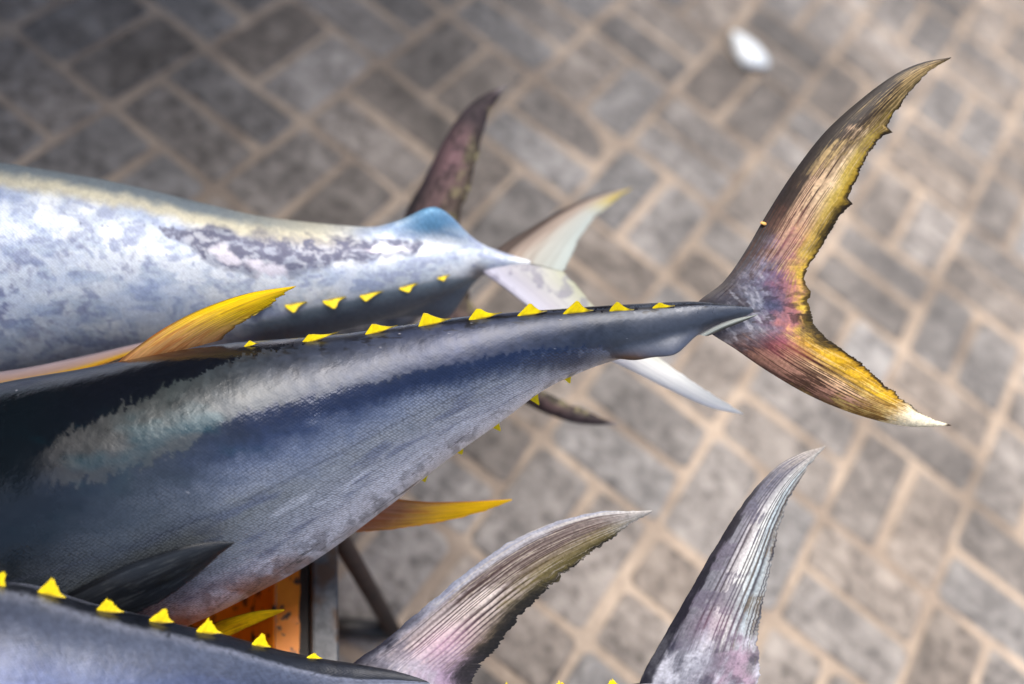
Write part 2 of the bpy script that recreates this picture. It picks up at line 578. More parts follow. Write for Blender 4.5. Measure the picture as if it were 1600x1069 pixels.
            UU.append(ex(np.stack([u2, v2], -1)).reshape(-1, 2))
            off += n_ * m_
        return raw_mesh(name, np.vstack(VV), np.vstack(FF), np.vstack(CC), np.concatenate(RR), np.vstack(UU), None, FIN)

    def finlets(self, xs, tdeg=0.0, Ls=40, Hs=17, lean=0.0, dark=0.5, sink=0.15, ragged=0.0, droop=0.25, wisp=0.35):
        r = self.ridge(tdeg)
        X, _, Z = proj(r)
        for k, x in enumerate(xs):
            vr = random.Random(int(x) * 13 + 1)
            Lp = Ls[k] if isinstance(Ls, (list, tuple)) else Ls
            Hp = Hs[k] if isinstance(Hs, (list, tuple)) else Hs
            i0 = int(np.argmin(np.abs(X - x)))
            px2m = Z[i0] / FPX
            Lp *= vr.uniform(0.88, 1.12); Hp *= vr.uniform(0.82, 1.12); swp = vr.uniform(0.10, 0.5); pk_ = vr.uniform(0.26, 0.42)
            Lm, Hm = Lp * px2m, Hp * px2m
            T = self.T[i0]
            ph = math.radians(tdeg + lean)
            up = self.D[i0] * math.cos(ph) + self.Sd[i0] * math.sin(ph)
            n = np.cross(T, up)
            org = r[i0] - up * Hm * sink
            nv_, nu_ = 26, 22
            s = np.linspace(0, 1, nv_)                 # along the body
            hh = np.interp(s, [0, 0.12, pk_, pk_ + 0.16, 0.75, 0.9, 1.0], [0.05, 0.5, 1.0, 0.86, 0.42, 0.16, 0.02])
            e = np.linspace(0, 1, nu_)
            rr = random.Random(int(x) * 7 + k)
            Vg = np.zeros((nv_, nu_, 3))
            jag = np.array([rr.uniform(-1, 1) for _ in range(nv_)]) * ragged
            for a_ in range(nv_):
                for b_ in range(nu_):
                    yy = hh[a_] * (1 + jag[a_] * e[b_]) * e[b_]
                    xx = s[a_] * (1 + wisp * (s[a_] ** 6)) + swp * yy
                    Vg[a_, b_] = org + T * (xx - 0.5) * Lm + up * (yy * (1 + sink) - droop * 0.2 * s[a_] ** 2) * Hm
            th = 0.0009 * (1 - 0.8 * e)[None, :] * np.ones((nv_, 1)) + 0.00015
            A = Vg + n * th[..., None]; B = Vg - n * th[..., None]
            V = np.concatenate([A, B[:, ::-1], A[:, :1]], 1)
            ss = np.broadcast_to(s[:, None], (nv_, nu_)); ee = np.broadcast_to(e[None, :], (nv_, nu_))
            c = mix(np.broadcast_to(S(255, 226, 4), (nv_, nu_, 3)), S(246, 190, 0), sst(0.35, 0.0, ee) * 0.5)
            c = mix(c, S(30, 28, 28), np.maximum(sst(0.80, 0.93, ss), sst(0.09, 0.02, ss)) * dark * 1.6)
            c = mix(c, S(60, 50, 30), sst(0.92, 1.0, ee) * dark * 0.9)
            c = mix(c, S(70, 62, 40), sst(0.34, 0.10, ee) * 0.8)
            c = c * (0.72 + 0.5 * fbm(ss * 16 + x, ee * 3, 201))[..., None]
            ex = lambda z: np.concatenate([z, z[:, ::-1], z[:, :1]], 1)
            uvm = np.stack([ss, ee], -1)
            me = grid_mesh("finlet", V, ex(c), ex(np.full((nv_, nu_), 0.4)), ex(uvm), None, FIN, origin=self.base)
            self.add_mesh("finlet", me)


# ------------------------------------------------------------------ colours of the fins
def rays(u, v, n, seed, wob=0.5):
    """dark lines running along the fin rays, 0..1"""
    ph = u * n + wob * (fbm(u * 6, v * 2.2, seed) - 0.5) * 2 + 2.2 * (vnoise(u * n * 0.6, u * 0, seed + 2) - 0.5)
    return sst(0.62, 0.95, np.abs(np.sin(np.pi * ph)) ** 2.0) * 0 + sst(0.35, 0.02, np.abs(((ph % 1) - 0.5)) * 1.0)


def fan(u, v, k=0.5):
    """ray coordinate: rays spread from the root and run out at the trailing edge"""
    return u * (1 - k * v)


def root_colour(X, Y):
    n = fbm(X / 16, Y / 12, 401, 5)
    m = fbm((X + Y) / 30, (Y - X) / 12, 402, 4)
    c = ramp(X + 60 * (n - .5), [1095, 1140, 1180, 1210, 1238, 1258], [S(46, 46, 54), S(70, 68, 76), S(108, 110, 124), S(104, 86, 104), S(170, 112, 110), S(214, 178, 70)])
    c = mix(c, S(180, 180, 188), sst(0.52, 0.72, m) * sst(1225, 1180, X) * sst(1110, 1150, X) * 0.6)
    c = mix(c, S(50, 38, 40), sst(0.52, 0.68, fbm(X / 20, Y / 9, 403)) * 0.7)
    c = mix(c, S(70, 82, 116), np.exp(-((X - 1205) / 20) ** 2 - ((Y - 478) / 12) ** 2) * 0.5)
    return c


def tail_upper(u, v, X, Y):
    r = fan(u, v)
    st = fbm(r * 34, v * 5, 11)                     # streaks along the rays
    s2 = fbm(r * 80, v * 9, 16)
    bl = fbm(X / 22 + 3 * st, Y / 22, 12)
    fine = fbm(X / 3.0, Y / 3.0, 13, 3)
    w = u + 0.16 * (st - 0.5) + 0.10 * (bl - 0.5)
    c = ramp(w, [0, 0.12, 0.24, 0.33, 0.62, 0.76, 0.93, 1.0],
             [S(40, 36, 38), S(40, 31, 28), S(52, 40, 33), S(190, 158, 128), S(228, 200, 160), S(196, 170, 84), S(170, 140, 42), S(62, 46, 16)])
    ln = rays(r, v, 21, 14, 0.5)
    c = mix(c, S(52, 28, 24), ln * sst(0.20, 0.36, u) * sst(0.80, 0.6, u) * sst(0.2, 0.55, bl + 0.25 * s2))
    c = mix(c, S(70, 44, 34), sst(0.52, 0.66, s2 * 0.5 + bl * 0.5) * sst(0.75, 0.45, u) * 0.8)
    # outer half: dark brown with straw streaks
    far = sst(0.48, 0.62, v + 0.36 * (bl - 0.5) + 0.2 * (s2 - .5) - 0.20 * (u - 0.4))
    dk = ramp(w, [0, 0.25, 0.6, 0.85, 1], [S(34, 29, 30), S(38, 29, 25), S(50, 38, 26), S(106, 88, 46), S(62, 48, 26)])
    dk = mix(dk, S(190, 162, 112), sst(0.48, 0.66, bl * 0.5 + s2 * 0.5) * sst(0.10, 0.35, u) * 0.85)
    c = mix(c, S(232, 206, 150), sst(0.52, 0.68, s2) * sst(0.55, 0.7, u) * sst(0.95, 0.85, u) * 0.55)
    c = mix(c, dk, far)
    # root: slate, lavender and pink
    ro = sst(0.33, 0.14, v + 0.22 * (bl - 0.5) + 0.16 * (s2 - .5))
    rx = X + 46 * (bl - 0.5) + 34 * (s2 - 0.5)
    rc = ramp(rx, [1095, 1140, 1180, 1208, 1235, 1256], [S(52, 50, 60), S(78, 74, 88), S(122, 122, 148), S(128, 92, 128), S(190, 124, 124), S(226, 184, 64)])
    rc = mix(rc, S(196, 190, 204), sst(0.48, 0.72, fbm((X + Y) / 16, (Y - X) / 7, 17)) * sst(1240, 1180, X) * sst(1120, 1160, X) * 0.75)
    rc = mix(rc, S(56, 42, 48), sst(0.54, 0.68, fbm(X / 14, Y / 10, 18)) * 0.75)
    rc = mix(rc, S(58, 78, 128), np.exp(-((X - 1205) / 22) ** 2 - ((Y - 472) / 13) ** 2) * 0.7)
    sc_ = np.exp(-((Y - 462 + 0.55 * (X - 1240)) / 4.5) ** 2) + np.exp(-((Y - 484 + 0.35 * (X - 1240)) / 4.0) ** 2)
    rc = mix(rc, S(240, 206, 110), np.clip(sc_, 0, 1) * sst(1205, 1245, X) * 0.8)
    rc = mix(rc, root_colour(X, Y), 0.65 + 0.35 * sst(0.14, 0.03, v))
    rc = mix(rc, S(40, 32, 36), sst(0.24, 0.04, u + 0.2 * (bl - .5)) * 0.9 * sst(0.02, 0.1, v))
    c = mix(c, rc, ro)
    pk = np.exp(-((v - 0.29) / 0.09) ** 2 - ((u - 0.58) / 0.24) ** 2)
    c = mix(c, S(160, 92, 94), pk * 0.38)
    ed = sst(0.93, 0.985, u + 0.10 * (fbm(v * 90, u * 3, 15) - 0.5))
    c = mix(c, S(36, 26, 12), ed * 0.9)
    c = mix(c, S(36, 28, 16), sst(0.82, 0.93, u + 0.2 * (bl - .5)) * sst(0.20, 0.27, v) * sst(0.46, 0.36, v) * 0.8)
    c = c * (0.62 + 0.76 * fine)[..., None]
    return c, 0.42 - 0.1 * st


def tail_lower(u, v, X, Y):
    r = fan(u, v)
    st = fbm(r * 30, v * 5, 21)
    s2 = fbm(r * 80, v * 9, 26)
    bl = fbm(X / 20 + 3 * st, Y / 20, 22)
    fine = fbm(X / 3.0, Y / 3.0, 23, 3)
    w = u + 0.18 * (st - 0.5) + 0.10 * (bl - 0.5)
    c = ramp(w, [0, 0.1, 0.26, 0.48, 0.60, 0.74, 0.95, 1.0],
             [S(80, 56, 48), S(150, 108, 92), S(182, 136, 114), S(222, 186, 144), S(198, 160, 88), S(212, 170, 34), S(186, 142, 22), S(66, 48, 14)])
    ln = rays(r, v, 19, 24, 0.5)
    c = mix(c, S(60, 32, 26), ln * sst(0.10, 0.22, u) * sst(0.80, 0.6, u) * sst(0.2, 0.55, bl + 0.25 * s2))
    c = mix(c, S(62, 38, 26), sst(0.48, 0.60, bl * 0.5 + s2 * 0.5) * sst(0.75, 0.4, u) * sst(0.15, 0.45, v) * 0.95)
    c = mix(c, S(120, 88, 20), sst(0.5, 0.64, bl) * sst(0.5, 0.7, u) * 0.5)
    c = mix(c, S(232, 204, 140), sst(0.52, 0.68, s2) * sst(0.5, 0.62, u) * sst(0.95, 0.85, u) * 0.5)
    oc = sst(0.52, 0.72, v + 0.35 * (bl - 0.5) - 0.15 * (u - .5))
    c = mix(c, ramp(bl * 0.6 + 0.4 * s2, [0.36, 0.5, 0.66], [S(66, 46, 20), S(140, 102, 32), S(216, 186, 116)]), oc * 0.9)
    c = mix(c, S(232, 222, 194), sst(0.76, 0.90, v + 0.24 * (bl - 0.5) + 0.05 * u))
    c = mix(c, S(52, 38, 26), sst(0.965, 0.985, v))
    ro = sst(0.30, 0.10, v + 0.2 * (bl - 0.5) + 0.15 * (s2 - .5))
    rx = X + 46 * (bl - 0.5) + 34 * (s2 - 0.5)
    rc = ramp(rx, [1100, 1150, 1190, 1220, 1245, 1262], [S(84, 74, 68), S(110, 98, 98), S(72, 46, 48), S(146, 82, 98), S(186, 124, 112), S(222, 176, 60)])
    rc = mix(rc, S(54, 36, 36), sst(0.48, 0.62, fbm(X / 14, Y / 9, 28)) * 0.8)
    rc = mix(rc, S(60, 78, 128), np.exp(-((X - 1210) / 16) ** 2 - ((Y - 492) / 9) ** 2) * 0.6)
    rc = mix(rc, root_colour(X, Y), sst(0.20, 0.02, v))
    c = mix(c, rc, np.maximum(ro, sst(0.1, 0.03, v)))
    pk = np.exp(-((v - 0.22) / 0.08) ** 2 - ((u - 0.5) / 0.22) ** 2)
    c = mix(c, S(130, 54, 62), pk * 0.6)
    ed = sst(0.92, 0.985, u + 0.12 * (fbm(v * 80, u * 3, 25) - 0.5)) * sst(0.9, 0.8, v)
    c = mix(c, S(36, 27, 10), ed * 0.9)
    c = mix(c, S(40, 32, 16), sst(0.78, 0.92, u + 0.2 * (bl - .5)) * sst(0.32, 0.22, v) * 0.85)
    c = c * (0.62 + 0.76 * fine)[..., None]
    return c, 0.42 - 0.1 * st


def tail_brownwhite(u, v, X, Y):
    """tail of the foreground tuna: blue white leading edge, brown rays, olive and black fringe"""
    r = fan(u, v)
    st = fbm(r * 34, v * 5, 121)
    s2 = fbm(r * 85, v * 10, 122)
    bl = fbm(X / 22 + 3 * st, Y / 22, 123)
    fine = fbm(X / 3.0, Y / 3.0, 124, 3)
    w = u + 0.16 * (st - 0.5) + 0.08 * (bl - 0.5)
    c = ramp(w, [0, 0.08, 0.2, 0.4, 0.66, 0.85, 1.0], [S(118, 122, 140), S(146, 146, 160), S(160, 148, 148), S(224, 210, 202), S(206, 190, 178), S(110, 96, 74), S(30, 26, 24)])
    ln = rays(r, v, 22, 125, 0.5)
    c = mix(c, S(56, 38, 36), ln * sst(0.10, 0.2, u) * sst(0.9, 0.7, u) * sst(0.05, 0.4, bl + 0.3 * s2))
    far = sst(0.34, 0.52, v + 0.36 * (bl - 0.5) + 0.2 * (s2 - .5) - 0.1 * (u - .5))
    dk = ramp(w, [0, 0.10, 0.22, 0.5, 0.72, 0.9, 1], [S(128, 132, 148), S(166, 166, 174), S(70, 54, 52), S(74, 54, 46), S(122, 108, 60), S(96, 86, 44), S(40, 34, 28)])
    dk = mix(dk, S(190, 178, 160), sst(0.56, 0.70, s2) * 0.6)
    c = mix(c, dk, far * 0.82)
    c = mix(c, S(180, 176, 172), sst(0.80, 0.97, v + 0.2 * (s2 - .5)) * 0.8)
    ro = sst(0.24, 0.06, v + 0.2 * (bl - 0.5))
    rc = ramp(u + 0.4 * (bl - 0.5), [0, 0.2, 0.45, 0.75, 1], [S(46, 46, 58), S(120, 118, 128), S(192, 188, 196), S(168, 146, 168), S(110, 102, 118)])
    c = mix(c, rc, ro)
    c = mix(c, S(206, 160, 186), np.exp(-((v - 0.20) / 0.09) ** 2 - ((u - 0.52) / 0.2) ** 2) * 0.55)
    c = mix(c, S(30, 28, 40), sst(0.16, 0.02, u + 0.12 * (bl - .5)) * sst(0.40, 0.20, v) * 0.95)
    c = mix(c, S(34, 32, 30), sst(0.76, 0.92, u + 0.24 * (bl - 0.5)) * sst(0.60, 0.45, v) * 0.9)
    c = c * (0.62 + 0.76 * fine)[..., None]
    return c, 0.45 - 0.12 * st


def tail_greywhite(u, v, X, Y):
    """upright tail: black leading edge, grey slab, white streaks, pale blue trailing half"""
    r = fan(u, v, 0.35)
    st = fbm(r * 30, v * 5, 141)
    s2 = fbm(r * 80, v * 9, 142)
    bl = fbm(X / 26 + 2 * st, Y / 26, 143)
    fine = fbm(X / 3.0, Y / 3.0, 144, 3)
    w = u + 0.14 * (st - 0.5) + 0.10 * (bl - 0.5)
    c = ramp(w, [0, 0.12, 0.17, 0.32, 0.45, 0.62, 0.8, 0.95, 1.0], [S(24, 21, 30), S(34, 30, 40), S(112, 112, 120), S(136, 134, 142), S(214, 208, 208), S(220, 220, 216), S(190, 202, 206), S(160, 160, 158), S(84, 86, 92)])
    ln = rays(r, v, 15, 145, 0.5)
    c = mix(c, S(58, 48, 54), ln * sst(0.2, 0.32, u) * sst(0.05, 0.4, bl + 0.3 * s2) * 0.9)
    c = mix(c, S(96, 90, 104), sst(0.52, 0.62, bl) * sst(0.85, 0.5, u) * 0.75)
    c = mix(c, S(112, 100, 82), sst(0.54, 0.68, s2 * .6 + bl * .4) * sst(0.6, 0.8, u) * 0.8)
    far = sst(0.62, 0.78, v + 0.2 * (bl - 0.5)) * sst(0.75, 0.35, u)
    c = mix(c, S(88, 88, 102), far * 0.8)
    c = mix(c, S(190, 180, 168), sst(0.8, 0.95, v + 0.3 * (s2 - .5)) * 0.6)
    ro = sst(0.26, 0.16, v + 0.16 * (bl - 0.5) + 0.1 * (s2 - .5))
    rc = ramp(u + 0.4 * (bl - 0.5), [0, 0.18, 0.4, 0.62, 0.85, 1], [S(30, 30, 40), S(84, 84, 94), S(150, 150, 160), S(120, 112, 124), S(172, 148, 164), S(130, 124, 130)])
    rc = mix(rc, S(206, 206, 216), sst(0.44, 0.70, fbm((X + 0.4 * Y) / 18, Y / 40, 147, 5)) * 0.7)
    rc = mix(rc, S(52, 50, 66), sst(0.48, 0.72, fbm(X / 24, Y / 18, 148, 5)) * 0.6)
    c = mix(c, rc, ro)
    c = mix(c, S(128, 84, 112), np.exp(-((v - 0.27) / 0.06) ** 2 - ((u - 0.5) / 0.25) ** 2) * 0.45)
    c = mix(c, S(24, 21, 30), sst(0.13, 0.08, u + 0.05 * (bl - .5)) * sst(0.85, 0.7, v) * 0.9)
    c = c * (0.62 + 0.76 * fine)[..., None]
    return c, 0.45 - 0.12 * st


def yellow_fin(base, tip, edge, seed, split=0.45, dark=0.0):
    def f(u, v, X, Y):
        st = fbm(u * 30, v * 4, seed)
        bl = fbm(X / 18, Y / 18, seed + 1)
        c = mix(np.broadcast_to(base, u.shape + (3,)), tip, sst(split - 0.3, split + 0.25, v + 0.25 * (st - 0.5)))
        c = mix(c, edge, np.maximum(sst(0.08, 0.01, u), sst(0.93, 0.99, u)) * 0.75)
        c = mix(c, S(30, 24, 16), sst(0.5, 0.62, st * 0.6 + bl * 0.4) * dark)
        r_ = fan(u, v, 0.4)
        c = mix(c, S(150, 84, 20), rays(r_, v, 24, seed + 5, 0.5) * 0.42 * sst(0.3, 0.6, bl + 0.2))
        c = mix(c, S(190, 104, 40), sst(0.52, 0.70, fbm(r_ * 14, v * 7, seed + 7)) * sst(0.85, 0.3, v) * 0.5)
        c = c * (0.70 + 0.6 * fbm(r_ * 60, v * 12, seed + 8))[..., None]
        return c, 0.42 + 0 * u
    return f


def mauve_fin(u, v, X, Y):
    st = fbm(u * 26, v * 5, 87)
    c = ramp(u + 0.2 * (st - .5), [0, 0.15, 0.55, 0.75, 0.95, 1], [S(120, 112, 120), S(176, 156, 158), S(190, 156, 136), S(214, 168, 40), S(200, 140, 40), S(80, 56, 40)])
    return c * (0.75 + 0.5 * st)[..., None], 0.45 + 0 * u


def dark_fin(seed):
    def f(u, v, X, Y):
        st = fbm(u * 34, v * 3, seed)
        c = ramp(u + 0.2 * (st - 0.5), [0, 0.12, 0.5, 1], [S(12, 13, 17), S(52, 56, 62), S(30, 33, 38), S(52, 56, 60)])
        c = mix(c, S(12, 12, 14), rays(fan(u, v, 0.4), v, 18, seed + 3, 0.5) * 0.6)
        c = mix(c, S(90, 92, 92), sst(0.6, 0.75, fbm(u * 40, v * 8, seed + 4)) * 0.5)
        return c * (0.6 + 0.7 * st)[..., None], 0.36 - 0.1 * st
    return f


# ------------------------------------------------------------------ tuna A: dark back, side to the viewer, yellow forked tail
def paint_a(X, Y, deg, xs):
    q = np.where(deg < 0, -deg, np.where(deg > 180, 360 - deg, deg))      # 0 ridge .. 180 belly
    n1 = fbm(X / 60, Y / 34, 31)
    n2 = fbm(X / 14, Y / 14, 32)
    n3 = fbm(X / 150, Y / 60, 33)
    fine = fbm(X / 4.5, Y / 4.5, 34, 3)
    lon = fbm(X / 90, q / 5.5, 35)                                         # streaks along the body
    shift = np.interp(xs, [-600, 0, 120, 320, 600, 900, 1100], [20, 20, 12, 0, -2, 4, 40])
    qq = q - shift + 16 * (n1 - 0.5) + 7 * (n2 - 0.5)
    c = ramp(qq, [0, 28, 46, 56, 64, 74, 90, 110, 130, 180],
             [S(20, 22, 30), S(18, 22, 30), S(20, 26, 36), S(32, 42, 62), S(50, 62, 90), S(98, 108, 130), S(128, 134, 146),
              S(172, 176, 190), S(222, 222, 230), S(224, 220, 222)])
    # sky reflection painted slate grey on the back, ragged towards the wet black shoulder
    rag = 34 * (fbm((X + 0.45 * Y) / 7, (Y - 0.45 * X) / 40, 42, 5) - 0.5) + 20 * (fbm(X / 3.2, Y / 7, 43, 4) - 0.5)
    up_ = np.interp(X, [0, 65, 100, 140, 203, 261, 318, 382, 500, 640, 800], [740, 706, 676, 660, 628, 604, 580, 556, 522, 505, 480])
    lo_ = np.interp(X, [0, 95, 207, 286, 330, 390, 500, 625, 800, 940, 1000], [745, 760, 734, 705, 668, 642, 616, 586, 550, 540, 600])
    sky_sheen = sst(-1.5, 1.5, Y - up_ + rag) * sst(4, -3, Y - lo_ + rag * np.interp(X, [300, 420], [1.4, 0.5])) * sst(30, 110, X)
    sky_sheen = sky_sheen * sst(200, 180, deg) * sst(-20, -5, deg)
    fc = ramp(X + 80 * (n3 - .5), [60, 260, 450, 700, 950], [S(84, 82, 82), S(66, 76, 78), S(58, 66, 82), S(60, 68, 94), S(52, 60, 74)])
    c = mix(c, fc * ((0.34 + 0.42 * n2) * np.interp(X, [250, 500], [1, 1.5]))[..., None], sky_sheen * 0.9)
    # dark blue band under it
    c = mix(c, S(26, 38, 66), sst(-4, 6, Y - lo_ + rag) * sst(48, 18, Y - lo_ + rag * 0.6) * sst(330, 420, X) * sst(960, 900, X) * sst(190, 170, deg) * 0.85)
    # teal sheen on the shoulder
    c = mix(c, S(12, 62, 74), sst(0.50, 0.70, n3) * sst(20, 40, qq) * sst(72, 55, qq) * sst(620, 300, X) * 0.7)
    # olive speckled flank ahead of the anal fin
    ol = np.exp(-((X - 260 - (880 - Y) * 0.9) / 190) ** 2) * sst(84, 96, qq) * sst(128, 112, qq)
    c = mix(c, S(92, 98, 98), ol * (0.35 + 0.6 * n1))
    c = mix(c, S(210, 214, 226), sst(0.56, 0.74, lon) * sst(84, 108, qq) * 0.40)
    c = mix(c, S(70, 80, 112), sst(0.56, 0.72, fbm(X / 80, q / 6, 41)) * sst(78, 92, qq) * sst(135, 115, qq) * 0.5)
    # darker left shoulder, near the head
    c = mix(c, S(52, 58, 60), sst(430, 200, X + 120 * (n1 - 0.5)) * sst(125, 100, q) * sst(45, 65, qq) * 0.75)
    c = mix(c, S(16, 24, 30), sst(200, 10, X + 90 * (n1 - 0.5)) * sst(112, 86, q) * 0.85)
    # stained belly edge: brown blotches and dark creases
    be = sst(116, 140, q + 18 * (n1 - 0.5))
    c = mix(c, S(150, 112, 92), be * sst(0.44, 0.66, fbm(X / 40, Y / 26, 36)) * sst(640, 420, X) * 0.8)
    cr = np.abs(fbm((X + Y) / 60, (Y + 0.72 * X) / 11, 37) - 0.5)
    c = mix(c, S(56, 52, 58), sst(0.028, 0.0, cr) * sst(112, 128, q) * 0.85)
    c = mix(c, S(84, 84, 96), sst(0.54, 0.68, n2) * sst(112, 130, q) * 0.5)
    # stern: slate grey stock, brown scuff on the keel
    pd = sst(930, 1020, X + 40 * (n1 - 0.5))
    c = mix(c, mix(np.broadcast_to(S(66, 72, 84), c.shape), S(104, 110, 128), sst(80, 120, q)), pd * 0.9)
    c = mix(c, S(78, 58, 46), np.exp(-((X - 985) / 34) ** 2 - ((Y - 562) / 10) ** 2) * 1.2)
    # dark dorsal strip behind the finlets and a few scuffs beside them
    c = mix(c, S(26, 26, 32), sst(10, 0, q + 8 * (n2 - 0.5)) * 0.9)
    c = mix(c, S(24, 24, 28), sst(0.62, 0.70, fbm(X / 12, Y / 4, 38)) * sst(30, 8, q) * 0.9)
    # small pale nicks and one lateral line
    c = mix(c, S(60, 66, 80), np.exp(-((q - 86 - 3 * np.sin(xs / 160)) / 0.7) ** 2) * sst(1000, 900, X) * 0.45)
    c = mix(c, S(215, 215, 222), sst(0.86, 0.90, fbm(X / 7, Y / 5, 39)) * 0.4)
    c = c * (0.80 + 0.4 * fine)[..., None]
    wet = sst(80, 62, qq)                                    # the back is wet, the flank half dry
    rough = 0.15 * wet + (1 - wet) * 0.36 + 0.10 * (n1 - 0.5) * (1 - wet)
    rough = np.clip(rough + 0.08 * sst(950, 1050, X), 0.10, 0.6)
    bump = np.clip(sst(52, 78, qq) * sst(1010, 900, X) * (0.5 + 0.8 * n1), 0.10 * sst(1010, 900, X), 1)
    rough = rough * (1 - sky_sheen) + sky_sheen * (np.interp(X, [250, 600, 900], [0.31, 0.38, 0.42]) + 0.16 * (n2 - .5))
    bump = bump * (1 - 0.6 * sky_sheen)
    coat = 0.25 + sky_sheen * np.interp(X, [250, 500, 900], [0.38, 0.16, 0.0])
    return c, rough, bump, coat


def keel_a(x, t):
    q = np.degrees(t)
    return 0.013 * (np.exp(-((x - 1040) / 34.0) ** 2) + 0.6 * np.exp(-((x - 985) / 30.0) ** 2)) * np.exp(-((q - 103) / 14.0) ** 2)


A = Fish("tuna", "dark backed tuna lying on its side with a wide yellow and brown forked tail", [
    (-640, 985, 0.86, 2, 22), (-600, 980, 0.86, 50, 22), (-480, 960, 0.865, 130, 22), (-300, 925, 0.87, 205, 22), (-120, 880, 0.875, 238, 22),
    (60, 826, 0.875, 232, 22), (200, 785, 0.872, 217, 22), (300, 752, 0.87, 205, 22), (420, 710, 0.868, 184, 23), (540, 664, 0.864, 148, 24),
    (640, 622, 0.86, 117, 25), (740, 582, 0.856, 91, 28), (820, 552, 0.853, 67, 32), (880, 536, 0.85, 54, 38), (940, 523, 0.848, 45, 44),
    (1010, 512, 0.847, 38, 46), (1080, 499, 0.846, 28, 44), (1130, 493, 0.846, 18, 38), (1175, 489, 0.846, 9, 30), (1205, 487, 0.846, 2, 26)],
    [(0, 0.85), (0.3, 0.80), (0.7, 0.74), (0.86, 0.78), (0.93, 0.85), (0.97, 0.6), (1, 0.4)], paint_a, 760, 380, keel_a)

dA = 0.846
upA = ([(1112, 493, dA), (1090, 474, dA), (1130, 441, dA), (1165, 392, dA), (1200, 332, dA), (1240, 270, dA - .004), (1290, 206, dA - .008),
        (1350, 152, dA - .012), (1400, 116, dA - .016), (1442, 98, dA - .018), (1486, 90, dA - .02)],
       [(1268, 490, dA), (1262, 472, dA), (1267, 455, dA), (1256, 436, dA), (1264, 418, dA), (1276, 396, dA), (1296, 362, dA - .002), (1314, 325, dA - .005),
        (1334, 290, dA - .006), (1352, 250, dA - .008), (1382, 202, dA - .012), (1420, 146, dA - .015),
        (1450, 114, dA - .018), (1486, 91, dA - .02)], tail_upper)
loA = ([(1112, 493, dA), (1106, 516, dA), (1150, 546, dA), (1200, 580, dA + .004), (1260, 615, dA + .008), (1320, 641, dA + .012), (1380, 659, dA + .016),
        (1430, 667, dA + .018), (1486, 665, dA + .02)],
       [(1268, 490, dA), (1272, 506, dA), (1290, 527, dA), (1320, 549, dA + .003), (1352, 573, dA + .008), (1390, 609, dA + .012),
        (1422, 632, dA + .016), (1452, 653, dA + .018), (1486, 664, dA + .02)], tail_lower)
me = A.fin_mesh("tail_fin", [upA, loA], 460, 170, 0.0042, (5, 26), 5, 0.25, 0.006, spikes=((1331, 319, 22), (1394, 207, 10), (1399, 611, 12)))
tailA = A.add_mesh("tail_fin", me)
A.fin("dorsal_fin", [(178, 571, .845), (210, 545, .842), (260, 511, .838), (320, 481, .834), (390, 458, .83), (462, 447, .826)],
      [(346, 531, .845), (352, 523, .842), (372, 508, .838), (402, 489, .834), (436, 467, .83), (462, 448, .826)],
      yellow_fin(S(214, 160, 104), S(255, 214, 6), S(52, 40, 24), 51, 0.34), 200, 100, 0.0022, fray=(6, 14), seed=8, bow=0.004)
A.fin("anal_fin", [(585, 768, .925), (600, 776, .925), (660, 784, .925), (725, 784, .925), (800, 780, .925)],
      [(505, 836, .93), (528, 833, .93), (610, 827, .93), (690, 815, .93), (750, 801, .928), (800, 782, .925)],
      yellow_fin(S(206, 140, 104), S(255, 206, 8), S(236, 140, 16), 53, 0.46), 160, 90, 0.0022, fray=(4, 10), seed=9)
A.fin("pectoral_fin", [(90, 935, .79), (150, 905, .775), (210, 878, .77), (280, 856, .768), (330, 847, .772), (366, 847, .778)],
      [(150, 990, .80), (205, 962, .795), (250, 940, .792), (300, 905, .785), (338, 872, .78), (366, 849, .778)],
      dark_fin(55), 120, 60, 0.003, fray=(2, 7), seed=10, bow=0.006)
A.finlets([388, 490, 586, 669, 749, 821, 893, 966, 1030], 0, [24, 46, 48, 44, 43, 41, 38, 34, 26], [7, 14, 18, 19, 20, 20, 19, 16, 9], lean=-14, dark=0.5)
A.finlets([884, 828, 770, 716, 660], 180, 20, [24, 24, 21, 17, 14], dark=0.1, sink=0.1)


def keel_paint(u, v, X, Y):
    st = fbm(u * 12, v * 3, 61)
    c = ramp(u + 0.3 * (st - 0.5), [0, 0.35, 0.6, 1], [S(60, 62, 70), S(190, 196, 186), S(120, 122, 112), S(48, 46, 46)])
    return c, 0.4 + 0 * u


A.fin("caudal_keel", [(1092, 522, .832), (1120, 508, .833), (1150, 498, .836), (1184, 491, .838)], [(1108, 524, .836), (1132, 514, .837), (1160, 503, .838), (1184, 492, .838)],
      keel_paint, 50, 24, 0.003, seed=12)

